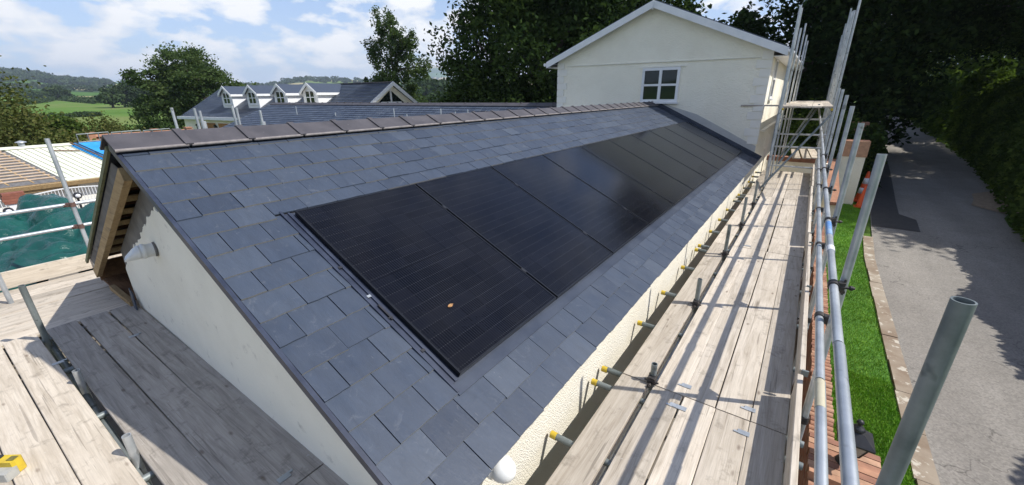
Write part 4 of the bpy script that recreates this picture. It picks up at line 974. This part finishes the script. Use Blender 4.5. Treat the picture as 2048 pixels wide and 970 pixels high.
m = MB(); m.prism([(-30.2, 3.9, -1.158), (-29.8, 3.9, -1.158), (-29.9, 3.9, -1.04), (-30.1, 3.9, -1.04)], (0, 5.05, 0), .3); m.build('coping', COPING, rw)
for y in (4.1, 6.95, 8.70):
    m = MB(); m.box(-30.2, -29.8, y-.14, y+.14, -4.2, -.98); m.box(-30.24, -29.76, y-.18, y+.18, -.979, -.91, .3); m.build('pier', COPING, rw)
# white railings and brick stack by the yard wall
t = thing('white_railing', 'white vertical bar railing in front of the white yard wall', 'railing', (-15, .5, -3.6))
m = MB()
for k in range(34):
    y = -.9+k*.072*1.0; top = -1.80+.10*math.sin(max(0, min(1, (y+.25)/1.9))*PI); m.tube((-15, y, -3.6), (-15, y, top), .009, 6)
m.build('bar', WHITEF, t)
m = MB()
for k in range(34):
    f = lambda y: -1.80+.10*math.sin(max(0, min(1, (y+.25)/1.9))*PI); y = -.95+k*.072; m.beam((-15, y, f(y)), (-15, y+.073, f(y+.073)), .03, .03)
m.beam((-15, -.95, -2.22), (-15, 1.55, -2.22), .03, .03); m.build('rail', WHITEF, t)
t = thing('brick_stack', 'small stack of red bricks capping a white post by the railing', 'bricks', (-14.2, -.45, -3.6)); m = MB()
for k in range(4): m.box(-14.35, -14.05, -.66+.02*math.sin(k*5), -.24+.02*math.cos(k*7), -1.80+k*.072, -1.732+k*.072, float(rng.uniform(0, .25)))
m.build('bricks', mat_attr('dull_brick', [(0, (.24, .085, .055)), (1, (.40, .16, .10))]), t); m = MB(); m.box(-14.32, -14.08, -.6, -.3, -3.7, -1.805); m.build('post', WHITEF, t)
for lab, x, y, z in (('round black wall lamp on the white yard wall by the railing', -14.9, .80, -1.93), ('round black wall lamp beside the brick stack', -13.9, -.66, -1.93)):
    t = thing('globe_lamp', lab, 'lamp', (x, y, z)); m = MB(); m.lathe((x, y, z), [(.07, 0), (.10, .06), (.10, .12), (.06, .17)], 12, (1, 0, 0)); m.build('bezel', BLACK, t); m = MB(); m.lathe((x+.172, y, z), [(.06, 0), (.055, .03), (.01, .05)], 12, (1, 0, 0)); m.build('glass', WHITEF, t); m = MB(); m.tube((x-.02, y, z-1.7), (x-.02, y, z-.05), .03, 8); m.build('stem', BLACK, t)

# green tarpaulin over a heap
def tarp():
    n1, n2 = 130, 120; m = MB(); P = np.zeros((n1+1, n2+1, 3))
    ctrl = [(-9.6, -.36, -1.09, .9, .34), (-8.2, .16, -1.22, .8, .7), (-9.3, -1.15, -1.38, 1.0, .6), (-7.2, -.6, -1.55, 1.1, .9), (-8.5, -2.4, -1.3, 1.4, 1.0), (-8.5, 1.3, -1.35, 1.3, .9), (-7.0, -2.4, -1.75, 1.2, 1.0), (-7.0, .9, -1.65, 1.0, .8), (-8.1, -.75, -1.42, .6, .4)]
    for i in range(n1+1):
        for j in range(n2+1):
            x = -11.3+5.2*i/n1; y = -4.2+7.2*j/n2; z = -3.5
            for cx, cy, cz, rx, ry in ctrl:
                d = abs((x-cx)/rx)**2.4+abs((y-cy)/ry)**2.4; z = max(z, cz+.0-.17*min(d, 2)-(.45*max(0, d-1) if d > 1 else 0))
            z = max(z, -3.45)
            f = .16*abs(math.sin(x*1.1+y*2.3+1.5*math.sin(y*1.7)))-.09+.10*abs(math.sin(x*3.1+2.4*math.sin(y*3.1)+1.1*math.sin(x*2.2+y)))-.03+.045*abs(math.sin(y*6+2*math.sin(x*4)))-.02+.03*math.sin((x*1.3+y)*13+2*math.sin(y*5))
            P[i, j] = (x+.05*math.sin(y*9), y+.05*math.sin(x*8), z+f)
    for _ in range(1):
        Q = P.copy(); Q[1:-1, 1:-1] = (P[1:-1, 1:-1]*2+P[:-2, 1:-1]+P[2:, 1:-1]+P[1:-1, :-2]+P[1:-1, 2:])/6; P = Q
    b = P.reshape(-1, 3).tolist(); m.add(b, [(i*(n2+1)+j, (i+1)*(n2+1)+j, (i+1)*(n2+1)+j+1, i*(n2+1)+j+1) for i in range(n1) for j in range(n2)], .5, True)
    tag(m.build('green_tarpaulin', TARP), 'crumpled shiny green tarpaulin covering a heap behind the yard deck', 'tarpaulin')
tarp()

# ------------------------------------------------------------------ trees, hedges, woods
gh = lambda x, y: float(ground_h(np.array(float(x)), np.array(float(y))))
def at_az(az, d): a = math.radians(az); return CAM[0]+d*math.sin(a), CAM[1]+d*math.cos(a)
def T(name, label, az, d, th, tr, blobs, n, size, mat, **k):
    x, y = at_az(az, d); return tree(name, label, 'tree', (x, y, gh(x, y)), th, tr, blobs, n, size, mat, **k)
T('oak_tree', 'huge dark oak immediately left of the cream house, branches overhanging', -31.6, 27, 6, .45,
  [(0, 0, 10.5, 4.2, 4.2, 3.6), (-3.6, -1.2, 7.2, 2.4, 2.8, 2.5), (-4.9, -1.8, 3.7, 1.5, 2.0, 1.4), (-2.5, -1, 4.0, 2.2, 3, 2.2), (2, -.5, 6.5, 3.6, 3.5, 3.2), (.5, -1, 3.2, 3.6, 3.2, 2.2), (-3.2, 0, 11.0, 1.8, 2.2, 1.7), (3.4, 1, 10.5, 3, 3, 3), (-1.5, 1, 13.5, 3.2, 3.2, 2.4), (3.5, 0, 3.5, 3, 3, 2.4)], 84000, .135, LEAF_OAK, kper=60, spread=.15, group='oaks behind the house')
T('oak_tree', 'dark oak rising behind the left bargeboard of the cream house', -23, 33, 7, .5,
  [(0, 0, 11, 4.6, 4.5, 4), (-4, 0, 9, 3.2, 3, 3), (3.0, 0, 7.6, 3.2, 3, 3.0), (0, 0, 6, 5, 4, 3), (-.5, 0, 14, 3, 3, 2.3), (-3.5, 0, 13, 2.6, 3, 2.2)], 48000, .16, LEAF_OAK, kper=55, spread=.15, group='oaks behind the house')
T('oak_tree', 'tall dark oak behind the scaffold poles right of the house', -3, 31, 7, .5,
  [(1.4, 0, 10.5, 3.4, 4, 3.4), (-3.0, 0, 6.8, 2.0, 3, 2.0), (3.6, -1, 8, 3.4, 3, 3.4), (0, -1, 5, 4.6, 3, 3), (3.8, 0, 4, 3, 3, 2.6), (1.5, 0, 14, 3, 3, 2), (-3, 0, 5, 2.6, 3, 3)], 56000, .15, LEAF_OAK, kper=60, spread=.15, group='oaks behind the house')
T('roadside_tree', 'dark tree arching over the bend of the lane beside the far hedge', 4.5, 42, 6, .4,
  [(0, 0, 9, 4.5, 4, 3.5), (-3, 0, 6, 2.6, 3, 3), (3.5, -1, 8.6, 3.6, 4, 2.6), (1, 1, 12, 4, 4, 2.5), (-3, 0, 3.0, 2.2, 2.5, 2.6)], 36000, .16, LEAF_OAK, kper=60, spread=.14, group='trees overhanging the lane')
def R3(name, label, x, y, *a, **k): return tree(name, label, 'tree', (x, y, gh(x, y)), *a, **k)
R3('roadside_tree', 'broad dark tree overhanging the shaded middle of the lane', 13.2, 33, 5.5, .4,
  [(-2.5, 0, 6.9, 4.0, 4, 2.9), (-5.2, -.6, 8.6, 3.0, 3, 2.6), (1.6, -1, 5.6, 3.2, 3.5, 2.8), (-1, 2, 11.0, 5, 4, 2.6), (-4, -2, 12.0, 3.4, 2.8, 2.4), (.5, -2.5, 10.2, 3, 3, 2.4)], 78000, .10, LEAF_OAK, kper=80, spread=.13, group='trees overhanging the lane')
R3('roadside_tree', 'large dark tree filling the top right corner above the hedge', 13.6, 26, 5, .4,
  [(-1.5, 0, 5.6, 3.4, 3.6, 2.4), (-3.4, 1, 7.8, 2.8, 3, 2.4), (-3.6, 4, 5.6, 2.2, 3, 2.0), (1, 2, 7, 3.6, 3.6, 2.6), (-.5, -2.2, 8.8, 3.0, 2.8, 2.4), (2, -2, 5.6, 3, 3, 2.6), (-5.6, -1.5, 10.0, 4.2, 4.2, 2.2), (-4.5, 3, 11, 4, 4, 2)], 84000, .092, LEAF_OAK, kper=75, spread=.13, group='trees overhanging the lane')  # last two crown blobs added above view to keep sky light off the lane
R3('roadside_tree', 'leafy dark tree at the right edge shading the near bend of the lane', 15.2, 21.6, 4, .35,
  [(0, 0, 6.0, 3.6, 3.6, 2.6), (-1.6, -1.5, 5.2, 2.6, 2.6, 2.2), (1.5, 1, 6.4, 3, 3, 2.2), (.4, -3, 4.2, 2.8, 2.8, 2.0)], 30000, .13, LEAF_OAK, kper=60, spread=.14, group='trees overhanging the lane')
T('field_bush', 'sunlit bright green bush on the bank seen under the lane canopy', 11.8, 60, 2, .2, [(0, 0, 3.4, 4.2, 3, 3.2), (-3.6, 0, 2.6, 3.4, 3, 2.6), (4, 0, 4.2, 4, 3, 3.6), (1.5, 0, 6.2, 4, 3, 2.4)], 22000, .17, mat_leaf('sunlit_leaves', (.09, .15, .03), (.16, .24, .05), (.24, .31, .07), .45), kper=50, limbs=False)
R3('roadside_tree', 'distant dark tree seen through the gap under the lane canopy', 17.0, 50, 4, .4,
  [(0, 0, 8.0, 4.5, 4, 3), (-4, 0, 9, 4, 4, 3.4), (4, -2, 8, 4, 4, 3), (0, 0, 12, 5, 4, 3)], 26000, .2, LEAF_OAK, kper=60, spread=.14, group='trees overhanging the lane')
tree('garden_shrub', 'dark shrub behind the cross wall under the high platform', 'shrub', (2.9, 20.5, gh(2.9, 20.5)), 1.2, .12, [(0, 0, 1.4, 1.5, 1.3, 1.4), (1.2, .5, 1.8, 1.2, 1.2, 1.4), (.3, 1, 2.6, 1.2, 1.2, 1.1)], 14000, .08, LEAF_HDG, kper=50, limbs=False)
T('ash_tree', 'tall airy tree with gaps in its crown behind the garage', -50.3, 46, 8, .3,
  [(-.5, 0, 11.5, 1.6, 1.5, 1.7), (-2.0, 0, 9.3, 1.4, 1.5, 1.7), (1.2, 0, 9.6, 1.9, 1.5, 1.7), (3.3, 0, 7.6, 1.5, 1.4, 1.2), (2.2, 0, 10.2, 1.2, 1.2, 1.0), (-2.9, 0, 6.4, 1.2, 1.2, .8), (0, 0, 6.8, 2.0, 1.8, 1.9), (1.4, 0, 4.2, 2.6, 2.0, 2.0), (2.5, 0, 2.6, 2.4, 2, 1.7), (-1.2, 0, 3.5, 1.4, 1.5, 1.4)], 26000, .115, LEAF_MID, kper=40, spread=.13, shell=.25)
T('oak_tree', 'spreading green oak standing behind the left end of the garage', -71.9, 62, 4.5, .5,
  [(0, 0, 7.8, 3.3, 3.0, 2.3), (-3.2, 1, 7.0, 2.2, 2.4, 1.5), (3.4, 0, 6.6, 2.6, 2.6, 1.5), (-2.6, 2.4, 7.4, 1.9, 2.0, 1.1), (.5, -3.9, 6.5, 1.6, 1.9, 1.0), (0, 0, 4.6, 4.4, 3.6, 2.2), (0, -2.5, 3.2, 3.0, 3, 2.0), (1, 3, 3.0, 3.2, 3.2, 2.0), (.5, 5, 5.4, 1.8, 2.2, 1.2)], 46000, .15, LEAF_MID, kper=70, spread=.13, shell=.5)
T('hawthorn_bush', 'big olive green bush at the left edge beyond the yard roof', -88.1, 30, 1.5, .15, [(0, 0, 3.6, 2.8, 2.4, 3.0), (1, 2.0, 1.9, 2, 1.6, 2.0), (0, -2.5, 4.8, 2.6, 2.6, 3.0), (0, 3.4, 1.1, 1.6, 1.3, 1.3), (-1, .0, 5.6, 2, 1.5, 1.6)], 48000, .085, LEAF_OLV, kper=90, spread=.14, group='bushes beyond the yard', limbs=False)
T('hawthorn_bush', 'dark green bush between the two olive bushes', -82.6, 38, 1.5, .15, [(0, 0, 1.5, 1.8, 1.5, 1.8), (0, .2, 2.9, 1.0, .8, 1.0), (0, 1.6, .8, 1.4, 1.3, 1.0)], 18000, .09, LEAF_HDG, kper=60, spread=.15, group='bushes beyond the yard', limbs=False)
T('hawthorn_bush', 'olive brown bush in front of the oak and behind the blue tarp', -79.9, 39, 1.4, .15, [(0, 0, 1.7, 1.8, 1.5, 1.9), (0, 1.2, 1.3, 1.6, 1.3, 1.6), (0, -1.5, 1.0, 1.5, 1.3, 1.3)], 20000, .09, LEAF_OLV, kper=60, spread=.15, group='bushes beyond the yard', limbs=False)
T('hawthorn_bush', 'brownish bush low in front of the left end of the garage', -77.9, 41, 1.3, .15, [(0, 0, 1.2, 1.6, 1.3, 1.5), (0, 1.0, 1.0, 1.4, 1.0, 1.3)], 15000, .09, LEAF_OLV, kper=50, spread=.15, group='bushes beyond the yard', limbs=False)
T('hawthorn_bush', 'dark bush below the oak close to the garage corner', -76.6, 49, 1.3, .15, [(0, 0, 1.4, 2.2, 1.6, 1.7), (0, 1.2, 1.6, 2, 1.2, 1.8), (0, -2.0, 1.2, 2, 1.6, 1.5)], 15000, .11, LEAF_OAK, kper=50, spread=.16, group='bushes beyond the yard', limbs=False)
T('field_tree', 'round single tree standing in the hedge between the green fields', -81.8, 430, 3, .4, [(0, 0, 5.2, 4.6, 5.6, 3.4), (0, 3, 4, 3, 4, 2.4)], 3500, .7, LEAF_FAR, kper=30, limbs=False)
T('field_tree', 'clump of dark trees at the right edge of the green fields', -78.3, 240, 3, .4, [(0, 0, 4, 5, 4, 3), (0, 6, 5, 5, 5, 4), (0, 12, 5, 5, 5, 4)], 6000, .7, LEAF_FAR, kper=30, limbs=False)

def hedge(name, label, path, h, w, n, size, mat, kind=None, cat='hedge', var0=0):
    pts = np.array(path, float); seg = np.linalg.norm(np.diff(pts, axis=0), axis=1); cum = np.concatenate([[0], np.cumsum(seg)])
    wt = rng.uniform(0, 1, n)
    s = wt*cum[-1]; x = np.interp(s, cum, pts[:, 0]); y = np.interp(s, cum, pts[:, 1])
    ph = np.sin(s*2.1/max(w, 1))*.12+np.sin(s*.9/max(w, 1)+1)*.15+np.sin(s*5.3/max(w, 1))*.06; hh = h*(1+ph)
    i = np.clip(np.searchsorted(cum, s)-1, 0, len(seg)-1); tx = np.diff(pts, axis=0)[i]/seg[i][:, None]; nx, ny = -tx[:, 1], tx[:, 0]
    a = rng.uniform(-.15, PI+.15, n); rad = 1-np.abs(rng.normal(0, .10, n))
    offx = np.cos(a)*w*.5*rad; z = np.abs(np.sin(a))**.55*hh*rad
    x = x+nx*offx; y = y+ny*offx; zz = ground_h(x, y)+z
    P = np.stack([x, y, zz], 1)+rng.normal(0, size*.5, (n, 3)); u, v = rand_frames(n, size, .1)
    var = .45+.3*np.sin(s*3.7/max(w, 1))*np.cos(z*2.3)+rng.normal(0, .18, n)
    m0 = (float(pts[0, 0]), float(pts[0, 1]), gh(*pts[0])); o = quads_mesh(name, P, u, v, var, mat, None, m0); tag(o, label, cat, kind=kind); return o
ph = [(rr(y)+1.0, y) for y in (3, 6, 9, 13, 17, 21, 25, 30, 38, 48, 60, 75, 90)]
hedge('hedge', 'tall dark roadside hedge along the right of the lane', ph[:9], 3.15, 2.2, 90000, .095, LEAF_HDG)
hedge('hedge', 'far stretch of roadside hedge where the lane bends out of sight', ph[8:], 3.6, 2.4, 20000, .2, LEAF_HDG)
hedge('hedge', 'dark hedge left of the lane beyond the brick capped piers', [(5.0, 19.5), (5.15, 23), (5.6, 30), (6.3, 42), (7.8, 60), (9.5, 84)], 2.1, 1.0, 22000, .13, LEAF_OAK)
# inner core that keeps hedges opaque: leafy banks of grass on the verge
def gpath(l): return [at_az(a, d) for a, d in l]
far_h = [([(-85.2, 146), (-84.2, 148), (-82, 152), (-79.5, 158)], .9, 2.2, 5000, .28), ([(-87, 250), (-84.9, 280), (-83.6, 330), (-82.4, 410)], 1.7, 4, 5000, .45), ([(-90, 900), (-86, 820), (-84.3, 640), (-82.4, 480)], 5, 10, 5000, 1.2),
         ([(-82, 480), (-80.6, 380), (-79, 300)], 2.4, 6, 3500, .6), ([(-90, 1000), (-84, 960), (-78, 900), (-70, 900)], 7, 12, 4500, 1.8), ([(-46, 150), (-42, 155), (-36, 160), (-30, 160)], 4, 9, 4500, .7), ([(-48, 300), (-43, 310), (-36, 320)], 9, 16, 4000, 1.4)]
for i, (l, h, w, n, s_) in enumerate(far_h):
    lab = ['hedge at the foot of the nearest green field', 'dark hedge sloping between two green fields', 'long hedge along the top of the green fields', 'short hedge right of the single field tree', 'tree lined hedge before the straw coloured fields', 'hedge behind the field seen between the tall tree and the oak', 'wooded belt beyond the field left of the big oak'][i]
    hedge('hedgerow', lab, gpath(l), h, w, n, s_, LEAF_FAR, cat='hedgerow')
def woods(label, azr, rr_, n, hh, size):
    k = n//55; az = rng.uniform(*azr, k); d = rng.uniform(*rr_, k); cx, cy = CAM[0]+d*np.sin(np.radians(az)), CAM[1]+d*np.cos(np.radians(az)); hz = ground_h(cx, cy)
    idx = rng.integers(0, k, n); q = rng.normal(size=(n, 3)); q /= np.linalg.norm(q, axis=1)[:, None]; sc_ = hh*rng.uniform(.6, 1.25, k)
    P = np.stack([cx, cy, hz], 1)[idx]+q*np.stack([sc_*.75, sc_*.75, sc_*.5], 1)[idx]; P[:, 2] += sc_[idx]*.5
    u, v = rand_frames(n, size, .2); var = rng.uniform(.2, .7, k)[idx]+rng.normal(0, .12, n)
    tag(quads_mesh('woodland', P, u, v, var, LEAF_FAR), label, 'woodland', kind='stuff')
woods('dark wooded ridge on the far left skyline', (-90, -78.5), (1250, 1800), 26000, 10, 3.2)
woods('scattered trees on the skyline above the garage', (-79, -40), (1400, 1900), 16000, 10, 3.5)
woods('scattered field trees across the middle distance of the valley', (-90, -38), (720, 1150), 4000, 6.5, 2.2)
woods('thick trees below the grey hill left of the big oak', (-48, -38), (240, 420), 12000, 11, 1.8)

# ------------------------------------------------------------------ air
hm = bpy.data.materials.new('haze_air'); hm.use_nodes = True; ht = hm.node_tree; ht.nodes.clear()
ho = ht.nodes.new('ShaderNodeOutputMaterial'); hv = ht.nodes.new('ShaderNodeVolumePrincipled'); ht.links.new(hv.outputs[0], ho.inputs['Volume'])
hv.inputs['Color'].default_value = (.70, .82, 1.0, 1); hv.inputs['Density'].default_value = .00019; hv.inputs['Anisotropy'].default_value = .1
hb = MB(); hb.box(-7000, 7000, -7000, 7000, -30, 330); tag(hb.build('haze', hm, loc=(0, 0, 0)), kind='stuff', label='thin summer haze filling the valley air', cat='haze')

# ------------------------------------------------------------------ sky, sun, camera
w = bpy.data.worlds.new('World'); S.world = w; w.use_nodes = True; nt = w.node_tree; nt.nodes.clear()
out = nt.nodes.new('ShaderNodeOutputWorld'); bg = nt.nodes.new('ShaderNodeBackground'); nt.links.new(bg.outputs[0], out.inputs[0])
sky = nt.nodes.new('ShaderNodeTexSky'); sky.sky_type = 'NISHITA'; sky.sun_disc = False
SUN = Vector((.82, .38, 1.0)).normalized(); el = math.asin(SUN.z); azs = math.atan2(SUN.x, SUN.y)
sky.sun_elevation = el; sky.sun_rotation = azs; sky.air_density = 1.0; sky.dust_density = .6; sky.ozone_density = 1.5
tc = nt.nodes.new('ShaderNodeTexCoord'); sx = N(nt, 'SeparateXYZ'); nt.links.new(tc.outputs['Generated'], sx.inputs[0])
cv = N(nt, 'Mapping'); cv.inputs['Scale'].default_value = (1, 1, 2.3); nt.links.new(tc.outputs['Generated'], cv.inputs[0])
n1 = noise(nt, cv.outputs[0], 11.5, 9, .52, .1)
mp2 = N(nt, 'Mapping'); mp2.inputs['Location'].default_value = (3.1, 7.7, 1.3); nt.links.new(cv.outputs[0], mp2.inputs[0])
n2 = noise(nt, mp2.outputs[0], 3.2, 4, .5)
dens = math_(nt, 'ADD', math_(nt, 'MULTIPLY', n1, .70), math_(nt, 'MULTIPLY', n2, .34))
low = ramp(nt, sx.outputs[2], [(.0, .03), (.12, .012), (.35, .0)])
cf = math_(nt, 'MULTIPLY', ramp(nt, math_(nt, 'ADD', dens, low), [(.495, 0.0), (.535, .62), (.60, 1.0)]), ramp(nt, sx.outputs[2], [(.25, 1.0), (.6, .35)]))
ccol = ramp(nt, n1, [(.46, (6.9, 7.1, 7.4)), (.58, (8.2, 8.2, 8.2))])
hz = ramp(nt, sx.outputs[2], [(.0, .85), (.10, .50), (.35, .08)])
mulsky = mix(nt, hz, mix(nt, 1.0, sky.outputs[0], (.80, .95, 1.22), 'MULTIPLY'), (5.2, 6.1, 7.4))
colr = mix(nt, cf, mulsky, ccol); nt.links.new(colr, bg.inputs[0]); bg.inputs[1].default_value = .10
sd = bpy.data.lights.new('sun', 'SUN'); sd.energy = 4.15; sd.angle = math.radians(.53); sd.color = (1.0, .955, .88)
so = bpy.data.objects.new('sun', sd); COL.objects.link(so); so.rotation_euler = (-SUN).to_track_quat('-Z', 'Y').to_euler()
cd = bpy.data.cameras.new('camera'); cam = bpy.data.objects.new('camera', cd); COL.objects.link(cam); S.camera = cam
cd.sensor_fit = 'HORIZONTAL'; cd.sensor_width = 36; cd.lens = 36*810.83/2048; cd.clip_start = .05; cd.clip_end = 20000
Rr = ((0.8163056034933202, 0.5775147158862929, -0.01104149628359801), (-0.18879011413560462, 0.2848192327234891, 0.9398065212986492), (-0.5458969266354883, 0.7650848041920433, -0.3415286047820167))
mw = Matrix(((Rr[0][0], Rr[1][0], -Rr[2][0], CAM[0]), (Rr[0][1], Rr[1][1], -Rr[2][1], CAM[1]), (Rr[0][2], Rr[1][2], -Rr[2][2], CAM[2]), (0, 0, 0, 1)))
cam.matrix_world = mw
S.view_settings.view_transform = 'Standard'; S.view_settings.look = 'None'; S.view_settings.gamma = 1; S.view_settings.exposure = .50
S.render.engine = 'CYCLES'; S.cycles.max_bounces = 6; S.cycles.use_denoising = True
S.render.resolution_x = 1024; S.render.resolution_y = 485
